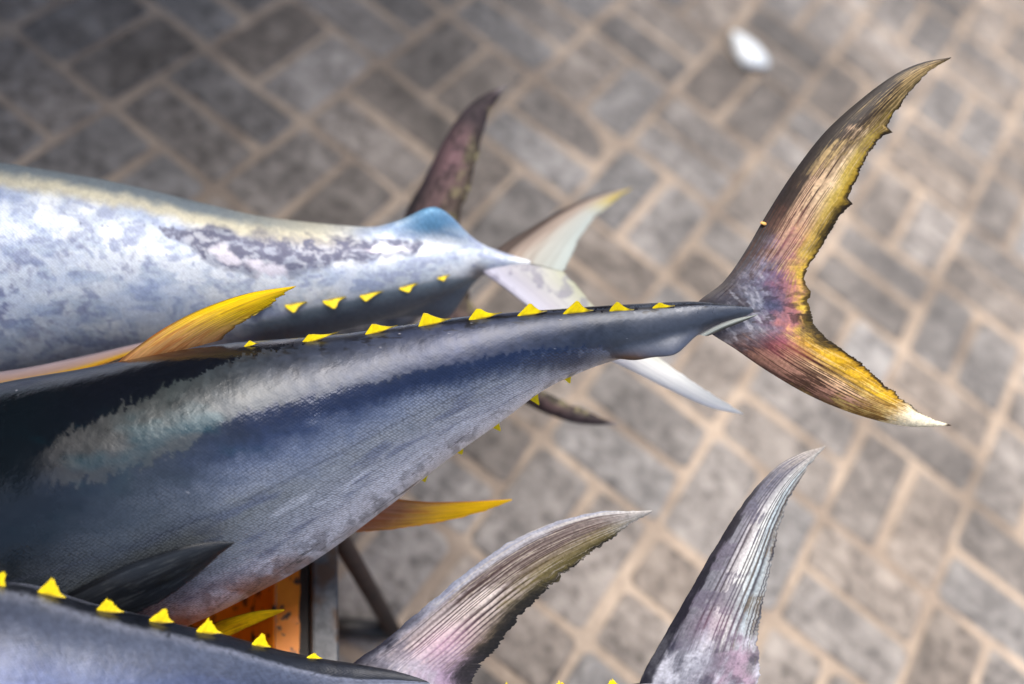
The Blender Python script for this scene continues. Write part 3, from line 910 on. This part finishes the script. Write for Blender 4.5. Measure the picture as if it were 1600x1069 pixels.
# ------------------------------------------------------------------ tuna B: pale mottled belly towards the viewer
def paint_b(X, Y, deg, xs):
    n1 = fbm(X / 55, Y / 40, 71, 5)
    n2 = fbm(X / 22, Y / 18, 72, 5)
    n3 = fbm(X / 120, Y / 80, 73)
    fine = fbm(X / 4, Y / 4, 74, 3)
    wx0, wy0 = X + 40 * (n2 - .5), Y + 30 * (n1 - .5)
    fr = fbm(wx0 / 34, wy0 / 24, 75, 6)
    fr2 = fbm(wx0 / 9, wy0 / 7, 76, 5)
    c = mix(np.broadcast_to(S(196, 206, 218), X.shape + (3,)), S(226, 231, 236), sst(0.40, 0.60, fr))
    c = mix(c, S(150, 158, 188), sst(0.50, 0.64, fr2 * 0.55 + (1 - fr) * 0.45) * 0.65)
    pl = np.exp(-((X - 20) / 90) ** 2 - ((Y - 470) / 60) ** 2) + 0.8 * np.exp(-((X - 165) / 70) ** 2 - ((Y - 400) / 40) ** 2) + 0.7 * np.exp(-((X - 120) / 60) ** 2 - ((Y - 520) / 40) ** 2)
    c = mix(c, S(122, 120, 150), sst(0.46, 0.66, fr2 * 0.5 + n1 * 0.5) * np.clip(pl, 0, 1) * 0.85)
    c = mix(c, S(150, 172, 212), sst(0.42, 0.62, n3) * 0.3)
    top = np.interp(X, [-700, 0, 100, 200, 300, 400, 500, 570], [255, 255, 270, 290, 315, 338, 350, 352])
    dy = Y - top
    c = mix(c, S(216, 206, 168), sst(44, 26, dy + 16 * (n2 - .5)) * sst(600, 480, X) * 0.75)
    c = mix(c, S(104, 122, 138), sst(24, 8, dy + 14 * (n2 - .5)) * sst(620, 300, X) * 0.85)
    # long bruise-grey patch with pale islands
    wx, wy = X + 50 * (n1 - .5), Y + 26 * (n2 - .5)
    line = np.interp(wx, [235, 300, 380, 450, 520, 600, 660], [352, 372, 396, 400, 392, 388, 386])
    half = np.interp(wx, [235, 270, 340, 430, 500, 600, 650, 662], [0, 10, 26, 32, 20, 14, 10, 0])
    e = np.abs(wy - line) / np.maximum(half, 0.1)
    c = mix(c, S(96, 98, 120), sst(1.35, 0.8, e + 0.9 * (fr2 - .5)) * (0.6 + 0.5 * sst(.35, .6, fr2)))
    isl = np.maximum(np.exp(-((wx - 362) / 34) ** 2 - ((wy - 396 - (wx - 362) * .5) / 15) ** 2), np.exp(-((wx - 604) / 40) ** 2 - ((wy - 389) / 7) ** 2))
    isl = np.maximum(isl, np.exp(-((wx - 418) / 30) ** 2 - ((wy - 422 - (wx - 418) * .4) / 14) ** 2))
    c = mix(c, S(206, 202, 212), sst(0.35, 0.75, isl) * 0.95)
    # blue keel region along the upper stern, slate underside past the finlets
    c = mix(c, S(84, 136, 172), np.exp(-((X - 676) / 70) ** 2) * sst(382, 352, Y + 12 * (n2 - .5)) * 0.95)
    low = np.interp(X, [300, 455, 515, 572, 632, 690, 740], [520, 484, 468, 453, 440, 430, 424])
    c = mix(c, ramp(Y - low, [0, 14, 30], [S(160, 172, 182), S(112, 128, 142), S(84, 96, 112)]), sst(0, 12, Y - low + 10 * (n2 - .5)) * sst(330, 420, X))
    c = mix(c, S(70, 62, 70), np.exp(-((X - 748) / 16) ** 2 - ((Y - 424) / 14) ** 2) * 0.8)
    c = c * (0.84 + 0.32 * fine)[..., None]
    return c, np.clip(0.50 + 0.3 * (fr2 - .5), 0.25, 0.75), 0.30 + 0 * X, 0.15 + 0 * X


def keel_b(x, t):
    q = np.degrees(t)
    b = np.exp(-((x - 695) / 38.0) ** 2) + 0.4 * np.exp(-((x - 645) / 46.0) ** 2)
    f = np.exp(-((q - 90) / 16.0) ** 2) + np.exp(-((q + 90) / 16.0) ** 2) + np.exp(-((q - 270) / 16.0) ** 2)
    return 0.027 * b * f


B = Fish("tuna", "pale mottled tuna lying belly up behind the dark backed tuna", [
    (-660, 470, 0.98, 2, 114), (-620, 468, 0.98, 50, 114), (-500, 462, 0.985, 120, 114), (-340, 452, 0.99, 172, 114), (-160, 440, 0.995, 190, 114), (0, 432, 1.0, 177, 114),
    (150, 428, 1.0, 148, 114), (300, 436, 0.995, 121, 114), (400, 440, 0.99, 103, 115), (500, 436, 0.99, 87, 116), (600, 427, 0.99, 70, 116),
    (680, 414, 0.995, 50, 116), (740, 407, 1.0, 28, 116), (790, 408, 1.0, 12, 116), (830, 411, 1.0, 3, 116)],
    [(0, 1.1), (0.5, 1.15), (0.85, 1.15), (1, 1.0)], paint_b, 560, 280, keel_b)


def tail_b_far(u, v, X, Y):
    st = fbm(u * 24, v * 3, 81)
    c = ramp(u + 0.2 * (st - .5), [0, 0.12, 0.35, 0.6, 1], [S(70, 62, 60), S(96, 84, 78), S(172, 156, 144), S(184, 184, 176), S(180, 190, 186)])
    c = mix(c, S(196, 172, 76), sst(0.55, 0.85, v) * sst(0.3, 0.6, u) * 0.85)
    return c * (0.8 + 0.4 * st)[..., None], 0.45 + 0 * u


def tail_b_near(u, v, X, Y):
    st = fbm(u * 24, v * 3, 83)
    bl = fbm(X / 24, Y / 20, 84)
    c = ramp(u + 0.25 * (st - .5), [0, 0.1, 0.3, 0.65, 1], [S(150, 148, 166), S(186, 186, 202), S(176, 174, 184), S(186, 186, 182), S(170, 172, 150)])
    c = mix(c, S(122, 120, 140), sst(0.55, 0.68, bl) * sst(0.6, 0.2, v) * 0.6)
    c = mix(c, S(236, 238, 238), sst(0.45, 0.7, v) * 0.8)
    return c * (0.82 + 0.36 * st)[..., None], 0.4 + 0 * u


me = B.fin_mesh("tail_fin", [
    ([(768, 404, 1.0), (782, 386, 1.02), (830, 356, 1.06), (880, 327, 1.11), (930, 306, 1.16), (988, 293, 1.2)],
     [(880, 425, 1.0), (890, 405, 1.03), (905, 372, 1.07), (930, 340, 1.12), (958, 316, 1.17), (988, 294, 1.2)], tail_b_far),
    ([(768, 404, 1.0), (752, 420, .995), (792, 452, .98), (850, 497, .965), (920, 545, .95), (985, 578, .945), (1050, 611, .94), (1110, 637, .935), (1162, 648, .93)],
     [(880, 425, 1.0), (900, 446, .995), (930, 482, .98), (975, 520, .965), (1020, 552, .95), (1065, 584, .945), (1105, 611, .94), (1140, 632, .935), (1162, 647, .93)], tail_b_near)],
    200, 80, 0.0042, (4, 8), 15, 0.3, 0.004)
B.add_mesh("tail_fin", me)
B.finlets([396, 455, 515, 573, 633, 690], 0, [30, 31, 31, 29, 25, 18], [14, 16, 15, 14, 12, 8], lean=36, dark=0.15)
B.fin("dorsal_fin", [(-60, 588, .93), (40, 575, .928), (130, 556, .925), (210, 538, .92), (290, 520, .92)],
      [(-60, 618, .93), (40, 600, .928), (120, 583, .925), (200, 556, .92), (290, 521, .92)],
      mauve_fin, 120, 50, 0.002, fray=(1, 6), seed=17)

# ------------------------------------------------------------------ tuna C: lies underneath, brown tail lobes
def paint_c(X, Y, deg, xs):
    n1 = fbm(X / 40, Y / 30, 91)
    c = ramp(n1, [0.3, 0.7], [S(60, 62, 72), S(120, 118, 124)])
    return c, 0.35 + 0 * X, 0.4 + 0 * X


def tail_brown(seed, pinkness):
    def f(u, v, X, Y):
        st = fbm(u * 22, v * 3, seed)
        bl = fbm(X / 16, Y / 20, seed + 1)
        c = ramp(u + 0.2 * (st - .5), [0, 0.2, 0.5, 0.8, 1], [S(40, 34, 40), S(66, 52, 54), S(118, 94, 92), S(110, 94, 84), S(54, 46, 38)])
        c = mix(c, S(150, 112, 118), np.exp(-((v - 0.62) / 0.12) ** 2 - ((u - 0.45) / 0.3) ** 2) * pinkness)
        c = mix(c, S(58, 48, 54), sst(0.7, 0.8, v) * 0.85)
        c = mix(c, S(150, 140, 104), sst(0.5, 0.64, bl) * sst(0.55, 0.8, u) * 0.8)
        c = mix(c, S(160, 152, 152), sst(0.92, 1.0, v) * 0.8)
        c = mix(c, S(36, 30, 32), sst(0.5, 0.66, fbm(X / 9, Y / 13, seed + 2)) * 0.6)
        return c * (0.7 + 0.5 * st)[..., None], 0.5 + 0 * u
    return f


C_ = Fish("tuna", "brown tailed tuna underneath, only its dark tail lobes and a yellow fin showing", [
    (-150, 1060, 0.985, 2, 15), (-110, 1035, 0.99, 50, 15), (0, 965, 1.0, 100, 15), (120, 880, 1.03, 118, 15), (260, 770, 1.065, 112, 15), (400, 655, 1.085, 88, 15), (520, 562, 1.10, 58, 15), (610, 498, 1.11, 34, 15),
    (670, 458, 1.12, 18, 15), (720, 425, 1.12, 3, 15)], [(0, 0.8), (1, 0.8)], paint_c, 200, 90)
me = C_.fin_mesh("tail_fin", [
    ([(650, 455, 1.12), (622, 400, 1.12), (633, 335, 1.12), (660, 285, 1.12), (690, 226, 1.12), (716, 184, 1.12), (746, 154, 1.12), (792, 132, 1.12)],
     [(735, 470, 1.12), (722, 400, 1.12), (718, 335, 1.12), (735, 290, 1.12), (746, 242, 1.12), (757, 200, 1.12), (772, 164, 1.12), (792, 133, 1.12)], tail_brown(93, 0.6)),
    ([(650, 455, 1.12), (690, 520, 1.115), (750, 580, 1.11), (810, 622, 1.10), (850, 645, 1.10), (905, 662, 1.09), (968, 664, 1.09)],
     [(735, 470, 1.12), (770, 530, 1.115), (805, 575, 1.11), (842, 608, 1.10), (884, 627, 1.10), (930, 648, 1.09), (968, 663, 1.09)], tail_brown(97, 0.0))],
    160, 70, 0.0042, (6, 8), 19, 0.3, 0.003)
C_.add_mesh("tail_fin", me)
C_.fin("anal_fin", [(262, 960, .91), (310, 980, .905), (350, 968, .90), (400, 955, .895), (444, 952, .89)],
       [(300, 1012, .915), (345, 1000, .905), (380, 984, .90), (415, 968, .895), (444, 955, .89)],
       yellow_fin(S(180, 140, 30), S(240, 204, 16), S(34, 28, 18), 99, 0.25, 0.45), 100, 50, 0.002, fray=(3, 8), seed=21)

# ------------------------------------------------------------------ tuna D: grey blue back in the foreground
def paint_d(X, Y, deg, xs):
    q = np.where(deg < 0, -deg, np.where(deg > 180, 360 - deg, deg))
    n1 = fbm(X / 60, Y / 30, 111)
    n2 = fbm(X / 12, Y / 10, 112)
    fine = fbm(X / 4.5, Y / 4.5, 113, 3)
    strip = np.interp(xs, [0, 120, 300, 450, 560], [6, 8, 16, 34, 60])
    e = q - strip + 7 * (n2 - .5)
    c = ramp(e, [-4, 2, 10, 30, 50, 80, 130], [S(36, 40, 50), S(150, 152, 166), S(104, 110, 128), S(98, 104, 124), S(120, 132, 172), S(150, 162, 206), S(200, 204, 214)])
    c = mix(c, S(190, 186, 196), sst(0.55, 0.7, n1) * sst(30, 60, e) * 0.5)
    c = mix(c, S(200, 196, 206), sst(470, 560, X + 40 * (n2 - .5)) * sst(0, 20, e) * 0.7)
    c = mix(c, S(22, 24, 30), sst(0.66, 0.74, n2) * sst(14, 0, e) * 0.8)
    lon = fbm(X / 50, Y / 9, 114)
    c = mix(c, S(84, 92, 128), sst(0.45, 0.65, lon) * sst(25, 45, e) * 0.6)
    c = c * (0.36 + 0.50 * fine)[..., None] * np.array([0.93, 0.99, 1.06])
    return c, np.clip(0.36 + 0.2 * (n1 - .5), .2, .6), np.clip(0.25 + 0.5 * sst(20, 50, e), 0, 1)


D = Fish("tuna", "grey blue tuna with fluffy yellow finlets along its back, beside the orange tray", [
    (-560, 1120, 0.74, 2, 24), (-520, 1120, 0.74, 60, 24), (-380, 1122, 0.745, 150, 24), (-180, 1126, 0.75, 205, 24), (0, 1134, 0.755, 214, 24), (120, 1130, 0.765, 186, 24), (245, 1112, 0.78, 143, 25),
    (340, 1094, 0.795, 102, 26), (420, 1082, 0.81, 68, 28), (490, 1073, 0.822, 44, 30), (550, 1068, 0.83, 30, 30), (610, 1066, 0.835, 18, 30), (660, 1068, 0.838, 9, 28), (700, 1070, 0.84, 2, 26)],
    [(0, 0.85), (0.6, 0.78), (1, 0.6)], paint_d, 420, 240)
tpD = tail_brownwhite
me = D.fin_mesh("tail_fin", [
    ([(575, 1072, .838), (548, 1044, .838), (600, 1001, .838), (660, 951, .838), (720, 901, .837), (782, 856, .836), (850, 822, .835), (930, 801, .834), (1019, 798, .833)],
     [(745, 1085, .84), (738, 1060, .84), (770, 1018, .84), (803, 976, .84), (850, 926, .839), (900, 882, .838), (948, 847, .836), (985, 822, .835), (1019, 800, .833)], tpD),
    ([(575, 1072, .838), (580, 1110, .838), (640, 1160, .84), (730, 1215, .845), (820, 1255, .85), (940, 1285, .855)],
     [(745, 1085, .84), (760, 1115, .84), (790, 1160, .845), (840, 1205, .85), (890, 1245, .852), (940, 1284, .855)], tpD)],
    400, 160, 0.0042, (9, 26), 23, 0.3, 0.005, 6.0)
D.add_mesh("tail_fin", me)
D.finlets([-12, 76, 165, 244, 321, 403, 486], 0, [36, 38, 38, 37, 36, 34, 26], [22, 24, 23, 22, 21, 19, 9], dark=0.12, ragged=0.10, wisp=0.15, lean=-10)

# ------------------------------------------------------------------ tuna E: only its grey tail reaches into view
def paint_e(X, Y, deg, xs):
    n1 = fbm(X / 30, Y / 20, 131)
    fine = fbm(X / 5, Y / 5, 132, 3)
    c = ramp(n1, [0.3, 0.5, 0.7], [S(80, 78, 92), S(150, 146, 160), S(196, 190, 200)])
    c = mix(c, S(40, 38, 44), sst(20, 6, np.abs(deg)))
    return c * (0.8 + 0.4 * fine)[..., None], 0.35 + 0 * X, 0.2 + 0 * X


E_ = Fish("tuna", "tuna with an upright grey and white streaked tail over bare pavers", [
    (-60, 1760, 0.70, 2, 20), (-20, 1735, 0.705, 60, 20), (120, 1640, 0.72, 150, 20), (300, 1510, 0.745, 195, 20), (480, 1380, 0.775, 178, 20), (640, 1268, 0.805, 130, 20), (760, 1192, 0.825, 86, 20), (860, 1145, 0.835, 56, 20), (940, 1115, 0.84, 36, 20),
    (1020, 1090, 0.845, 24, 20), (1080, 1078, 0.845, 14, 20), (1130, 1072, 0.845, 3, 20)], [(0, 0.85), (1, 0.7)], paint_e, 240, 120)
tpE = tail_greywhite
me = E_.fin_mesh("tail_fin", [
    ([(1015, 1088, .845), (1000, 1066, .845), (1040, 990, .845), (1080, 920, .845), (1120, 851, .846), (1165, 782, .848), (1210, 732, .85), (1250, 709, .852), (1289, 697, .854)],
     [(1178, 1090, .845), (1186, 1052, .845), (1184, 1000, .846), (1190, 950, .847), (1204, 890, .848), (1215, 832, .85), (1232, 782, .852), (1256, 741, .853), (1289, 699, .854)], tpE),
    ([(1015, 1088, .845), (1020, 1120, .845), (1080, 1190, .848), (1150, 1250, .85), (1230, 1310, .855), (1330, 1350, .86)],
     [(1178, 1090, .845), (1190, 1125, .846), (1215, 1180, .848), (1250, 1240, .85), (1290, 1300, .855), (1330, 1349, .86)], tpE)],
    400, 160, 0.0042, (6, 26), 27, 0.3, 0.005, 2.0)
E_.add_mesh("tail_fin", me)
E_.finlets([795, 880, 955], 0, [34, 30, 26], [26, 22, 16], dark=0.05, ragged=0.2)

# ------------------------------------------------------------------ orange hand cart under the fish
def bar(a, b, w, h, up=(0, 0, 1)):
    """box along a-b: returns vertices (8) and faces"""
    a, b = np.array(a, float), np.array(b, float)
    t = (b - a) / np.linalg.norm(b - a)
    s = np.cross(t, up); s /= np.linalg.norm(s)
    n = np.cross(s, t)
    V = []
    for p in (a, b):
        for (i, j) in ((-1, -1), (1, -1), (1, 1), (-1, 1)):
            V.append(p + s * i * w / 2 + n * j * h / 2)
    F = [(0, 1, 2, 3), (7, 6, 5, 4), (0, 4, 5, 1), (1, 5, 6, 2), (2, 6, 7, 3), (3, 7, 4, 0)]
    return np.array(V), F


def tube(pts, r, n=12):
    p = np.array(pts, float)
    V, F = [], []
    T = np.gradient(p, axis=0)
    ref = np.array([0.31, 0.2, 0.93])
    for k in range(len(p)):
        t = T[k] / np.linalg.norm(T[k])
        s = np.cross(t, ref); s /= np.linalg.norm(s)
        m = np.cross(s, t)
        for j in range(n):
            a = 2 * math.pi * j / n
            V.append(p[k] + r * (math.cos(a) * s + math.sin(a) * m))
    for k in range(len(p) - 1):
        for j in range(n):
            F.append((k * n + j, k * n + (j + 1) % n, (k + 1) * n + (j + 1) % n, (k + 1) * n + j))
    F.append(tuple(range(n))[::-1]); F.append(tuple(range((len(p) - 1) * n, len(p) * n)))
    return np.array(V), F


def part(name, VF, mat, root, bevel=0.0, smooth=False):
    V, F = VF
    me = bpy.data.meshes.new(name)
    me.from_pydata((np.array(V) - np.array(root.location)).tolist(), [], [tuple(f) for f in F])
    me.materials.append(mat)
    if smooth:
        me.polygons.foreach_set("use_smooth", [True] * len(me.polygons))
    o = link(bpy.data.objects.new(name, me), root)
    if bevel:
        b = o.modifiers.new("bevel", 'BEVEL'); b.width = bevel; b.segments = 2
    return o


RIMZ = 0.275
ray0 = W(505., 950., 1.0) - CAM
p0 = CAM + ray0 * ((RIMZ - CAM[2]) / ray0[2])
ray1 = W(503., 700., 1.0) - CAM
p1 = CAM + ray1 * ((RIMZ - CAM[2]) / ray1[2])
ex = (p1 - p0) / np.linalg.norm(p1 - p0)           # along the end rim, away from the viewer
ey = np.cross((0, 0, 1.0), ex)                      # into the tray
if ey @ RX > 0:
    ey = -ey
ez = np.array([0, 0, 1.0])
FAR, NEARE, LONG, FLOOR = 0.20, -0.42, 1.05, 0.075


def cp(a, b, z):
    return p0 + ex * a + ey * b + ez * (z - RIMZ)


cart = thing("hand_cart", "orange metal hand cart with worn grey steel rim under the tuna", "cart", tuple(cp(-0.1, 0.5, 0.0)))


def slab(corners, th):
    c = np.array(corners, float)
    n = np.cross(c[1] - c[0], c[3] - c[0]); n /= np.linalg.norm(n)
    V = np.vstack([c, c + n * th])
    return V, [(3, 2, 1, 0), (4, 5, 6, 7), (0, 1, 5, 4), (1, 2, 6, 5), (2, 3, 7, 6), (3, 0, 4, 7)]


g = 0.030        # rim bar outer edge to tray flange
part("rim", bar(cp(NEARE, 0, RIMZ), cp(FAR, 0, RIMZ), 0.026, 0.03), STEEL, cart, 0.003)
part("rim", bar(cp(NEARE, LONG, RIMZ), cp(FAR, LONG, RIMZ), 0.026, 0.03), STEEL, cart, 0.003)
part("rim", bar(cp(FAR, 0.014, RIMZ), cp(FAR, LONG - 0.014, RIMZ), 0.026, 0.028), STEEL, cart, 0.003)
part("rim", bar(cp(NEARE, 0.014, RIMZ), cp(NEARE, LONG - 0.014, RIMZ), 0.026, 0.028), STEEL, cart, 0.003)
# black lip just inside the rim, flaking orange flange, then the sloping orange end wall
part("lip", slab([cp(NEARE + .015, 0.013, RIMZ - .004), cp(FAR - .015, 0.013, RIMZ - .004), cp(FAR - .015, 0.026, RIMZ - .010), cp(NEARE + .015, 0.026, RIMZ - .010)], 0.003), BLACKP, cart)
nfl = 90
fa = np.linspace(NEARE + .016, FAR - .016, nfl)
edge = 0.020 + 0.007 * (fbm(fa * 60, fa * 0, 151) - 0.2)
VF = []
for k in range(nfl):
    VF.append(cp(fa[k], edge[k], RIMZ - .0035)); VF.append(cp(fa[k], 0.044, RIMZ - .008))
for k in range(nfl):
    VF.append(cp(fa[k], edge[k], RIMZ - .0045)); VF.append(cp(fa[k], 0.044, RIMZ - .0105))
FF = []
for k in range(nfl - 1):
    a, b = 2 * k, 2 * k + 2
    o_ = 2 * nfl
    FF += [(a, b, b + 1, a + 1), (o_ + a, o_ + a + 1, o_ + b + 1, o_ + b), (a, o_ + a, o_ + b, b), (a + 1, b + 1, o_ + b + 1, o_ + a + 1)]
part("flange", (VF, FF), ORANGE, cart)
part("end_wall", slab([cp(NEARE + .016, 0.0445, RIMZ - .0105), cp(FAR - .016, 0.0445, RIMZ - .0105), cp(FAR - .016, 0.115, FLOOR + .003), cp(NEARE + .016, 0.115, FLOOR + .003)], 0.002), ORANGE, cart)
part("end_wall", slab([cp(FAR - .016, LONG - .04, RIMZ - .01), cp(NEARE + .016, LONG - .04, RIMZ - .01), cp(NEARE + .016, LONG - .08, FLOOR + .003), cp(FAR - .016, LONG - .08, FLOOR + .003)], 0.002), ORANGE, cart)
part("side_wall", slab([cp(FAR - .014, 0.05, RIMZ - .01), cp(FAR - .014, LONG - .05, RIMZ - .01), cp(FAR - .03, LONG - .05, FLOOR + .003), cp(FAR - .03, .05, FLOOR + .003)], 0.002), ORANGE, cart)
part("side_wall", slab([cp(NEARE + .014, LONG - .05, RIMZ - .01), cp(NEARE + .014, 0.05, RIMZ - .01), cp(NEARE + .03, .05, FLOOR + .003), cp(NEARE + .03, LONG - .05, FLOOR + .003)], 0.002), ORANGE, cart)
part("floor_panel", slab([cp(NEARE + .02, 0.10, FLOOR - .003), cp(FAR - .02, 0.10, FLOOR - .003), cp(FAR - .02, LONG - .07, FLOOR - .003), cp(NEARE + .02, LONG - .07, FLOOR - .003)], 0.003), ORANGE, cart)


def ground_pt(px_, py_, z=0.0):
    r = W(float(px_), float(py_), 1.0) - CAM
    return CAM + r * ((z - CAM[2]) / r[2])


foot = ground_pt(614, 985, 0.012)
foot2 = ground_pt(500, 978, 0.012)
top = ground_pt(528, 835, RIMZ - 0.02)
part("leg", tube([top, top * 0.5 + foot * 0.5, foot], 0.0100), RUST, cart, 0, True)
part("foot_bar", tube([foot, foot * .5 + foot2 * .5, foot2], 0.0120), BLACKP, cart, 0, True)
off_ = ex * -0.30
part("leg", tube([top + off_, (top + foot) * .5 + off_ * .9, foot2 + off_ * 0.6], 0.0100), RUST, cart, 0, True)


def wheel(center, axis, r):
    axis = np.array(axis) / np.linalg.norm(axis)
    a1 = np.cross(axis, (0, 0, 1.0)); a1 /= np.linalg.norm(a1)
    a2 = np.cross(axis, a1)
    V, F = [], []
    n, m = 36, 10
    for i in range(n):
        th = 2 * math.pi * i / n
        rad = math.cos(th) * a1 + math.sin(th) * a2
        for j in range(m):
            ph = 2 * math.pi * j / m
            V.append(center + rad * (r - 0.022 + 0.022 * math.cos(ph)) + axis * 0.024 * math.sin(ph))
    for i in range(n):
        for j in range(m):
            F.append((i * m + j, ((i + 1) % n) * m + j, ((i + 1) % n) * m + (j + 1) % m, i * m + (j + 1) % m))
    return V, F


for sgn in (-1, 1):
    cpos = cp((FAR + NEARE) / 2 + sgn * 0.20, LONG - 0.22, 0.073 - 0.012)
    cpos[2] = 0.0715
    cpos = cpos + ey * 0.30
    wh = part("wheel", wheel(cpos, ex, 0.07), RUBBER, cart, 0, True)
    part("fork", bar(cpos + ez * 0.0, cp((FAR + NEARE) / 2 + sgn * 0.20, LONG, RIMZ - .016), 0.02, 0.008, ex), STEEL, cart)

# ------------------------------------------------------------------ small things
def lump(name, label, cat, px_, py_, rx, ry, rz, mat, ang, teardrop=0.0, z=None, pos=None, seed=1, noise=0.12):
    p = np.array(pos) if pos is not None else ground_pt(px_, py_, rz * 0.6)
    n, m = 22, 32
    V, F = [], []
    for i in range(n + 1):
        th = math.pi * i / n
        for j in range(m):
            ph = 2 * math.pi * j / m
            x, y, zz = math.sin(th) * math.cos(ph), math.sin(th) * math.sin(ph), math.cos(th)
            y *= 1 - teardrop * 0.5 * (x + 1)
            k = 1 + noise * (float(fbm(np.array(ph * 1.2 + 3), np.array(th * 2.0), seed)) - 0.5) * math.sin(th)
            X_, Y_ = x * rx * k, y * ry * k
            V.append((X_ * math.cos(ang) - Y_ * math.sin(ang), X_ * math.sin(ang) + Y_ * math.cos(ang), zz * rz * k))
    for i in range(n):
        for j in range(m):
            F.append((i * m + j, (i + 1) * m + j, (i + 1) * m + (j + 1) % m, i * m + (j + 1) % m))
    me = bpy.data.meshes.new(name)
    me.from_pydata(V, [], F)
    me.materials.append(mat)
    me.polygons.foreach_set("use_smooth", [True] * len(me.polygons))
    o = link(bpy.data.objects.new(name, me))
    o.location = p
    o["label"] = label
    o["category"] = cat
    return o


lump("white_scrap", "small white teardrop shaped scrap lying on the pavers", "scrap", 1166, 77, 0.052, 0.047, 0.014, WHITE, 2.75, 0.6, noise=0.5, seed=5)
lump("crumb", "tiny orange crumb stuck to the leading edge of the yellow tail", "crumb", 0, 0, 0.0030, 0.0017, 0.0007, CRUMB, 0.6,
     pos=W(1193., 349., dA - 0.0035), noise=0.8)

# loose grit and sand grains over the pavers
gr = np.random.default_rng(77)
ng = 5200
gx = gr.uniform(-1.0, 2.4, ng); gy = gr.uniform(-1.2, 3.0, ng)
keep = fbm(gx * 3, gy * 3, 301) + 0.25 * gr.random(ng) > 0.55
gx, gy = gx[keep], gy[keep]
GV, GF = [], []
for k in range(len(gx)):
    r_ = 0.0006 + 0.0022 * gr.random() ** 4
    c_ = np.array([gx[k], gy[k], 0.0015 + r_ * 0.4])
    o8 = np.array([(1, 0, 0), (0, 1, 0), (-1, 0, 0), (0, -1, 0), (0, 0, 1), (0, 0, -1)]) * r_ * gr.uniform(0.6, 1.3, (6, 1))
    b0 = len(GV)
    GV += (c_ + o8).tolist()
    GF += [tuple(b0 + q for q in f) for f in ((0, 1, 4), (1, 2, 4), (2, 3, 4), (3, 0, 4), (1, 0, 5), (2, 1, 5), (3, 2, 5), (0, 3, 5))]
me = bpy.data.meshes.new("grit")
me.from_pydata(GV, [], GF)
me.materials.append(GRIT)
grit = link(bpy.data.objects.new("grit", me))
grit["kind"] = "stuff"
grit["label"] = "pale sand grains and grit scattered over the pavers"
grit["category"] = "grit"

# ------------------------------------------------------------------ added unseen awning overhead, out of frame: shades the ground, darkens tuna reflections
blocker_root = thing("light_blocker", "dark canvas market awning on posts beyond the fish cart", "awning", (-2.3, 0.6, 0.0))
nx = 24
V, F = [], []
for i in range(nx + 1):
    for j in range(nx + 1):
        x = -4.2 + 3.92 * i / nx
        y = -2.6 + 6.4 * j / nx
        V.append((x, y, 2.12 - 0.06 * math.sin(math.pi * i / nx) - 0.05 * math.sin(math.pi * 3 * j / nx) ** 2))
V2 = [(x, y, z + 0.006) for (x, y, z) in V]
for i in range(nx):
    for j in range(nx):
        a = i * (nx + 1) + j
        q = (a, a + nx + 1, a + nx + 2, a + 1)
        F.append(q[::-1]); F.append(tuple(k + len(V) for k in q))
part("blocker_top", (V + V2, F), BLOCKER_CLOTH, blocker_root)
part("blocker_side", slab([(-4.2, -2.6, 0.02), (-4.2, 3.8, 0.02), (-4.2, 3.8, 2.1), (-4.2, -2.6, 2.1)], 0.006), BLOCKER_CLOTH, blocker_root)  # added dark backdrops, unseen, that keep low sky out of the tuna's reflections
part("blocker_side", slab([(-4.18, 3.8, 0.02), (-0.42, 3.8, 0.02), (-0.42, 3.8, 2.1), (-4.18, 3.8, 2.1)], 0.006), BLOCKER_CLOTH, blocker_root)
for (x, y) in ((-4.1, -2.5), (-4.1, 3.7), (-0.5, -2.5), (-0.5, 3.7)):
    part("blocker_post", bar((x, y, 0), (x, y, 2.08), 0.05, 0.05, (0, 1, 0)), STEEL, blocker_root)
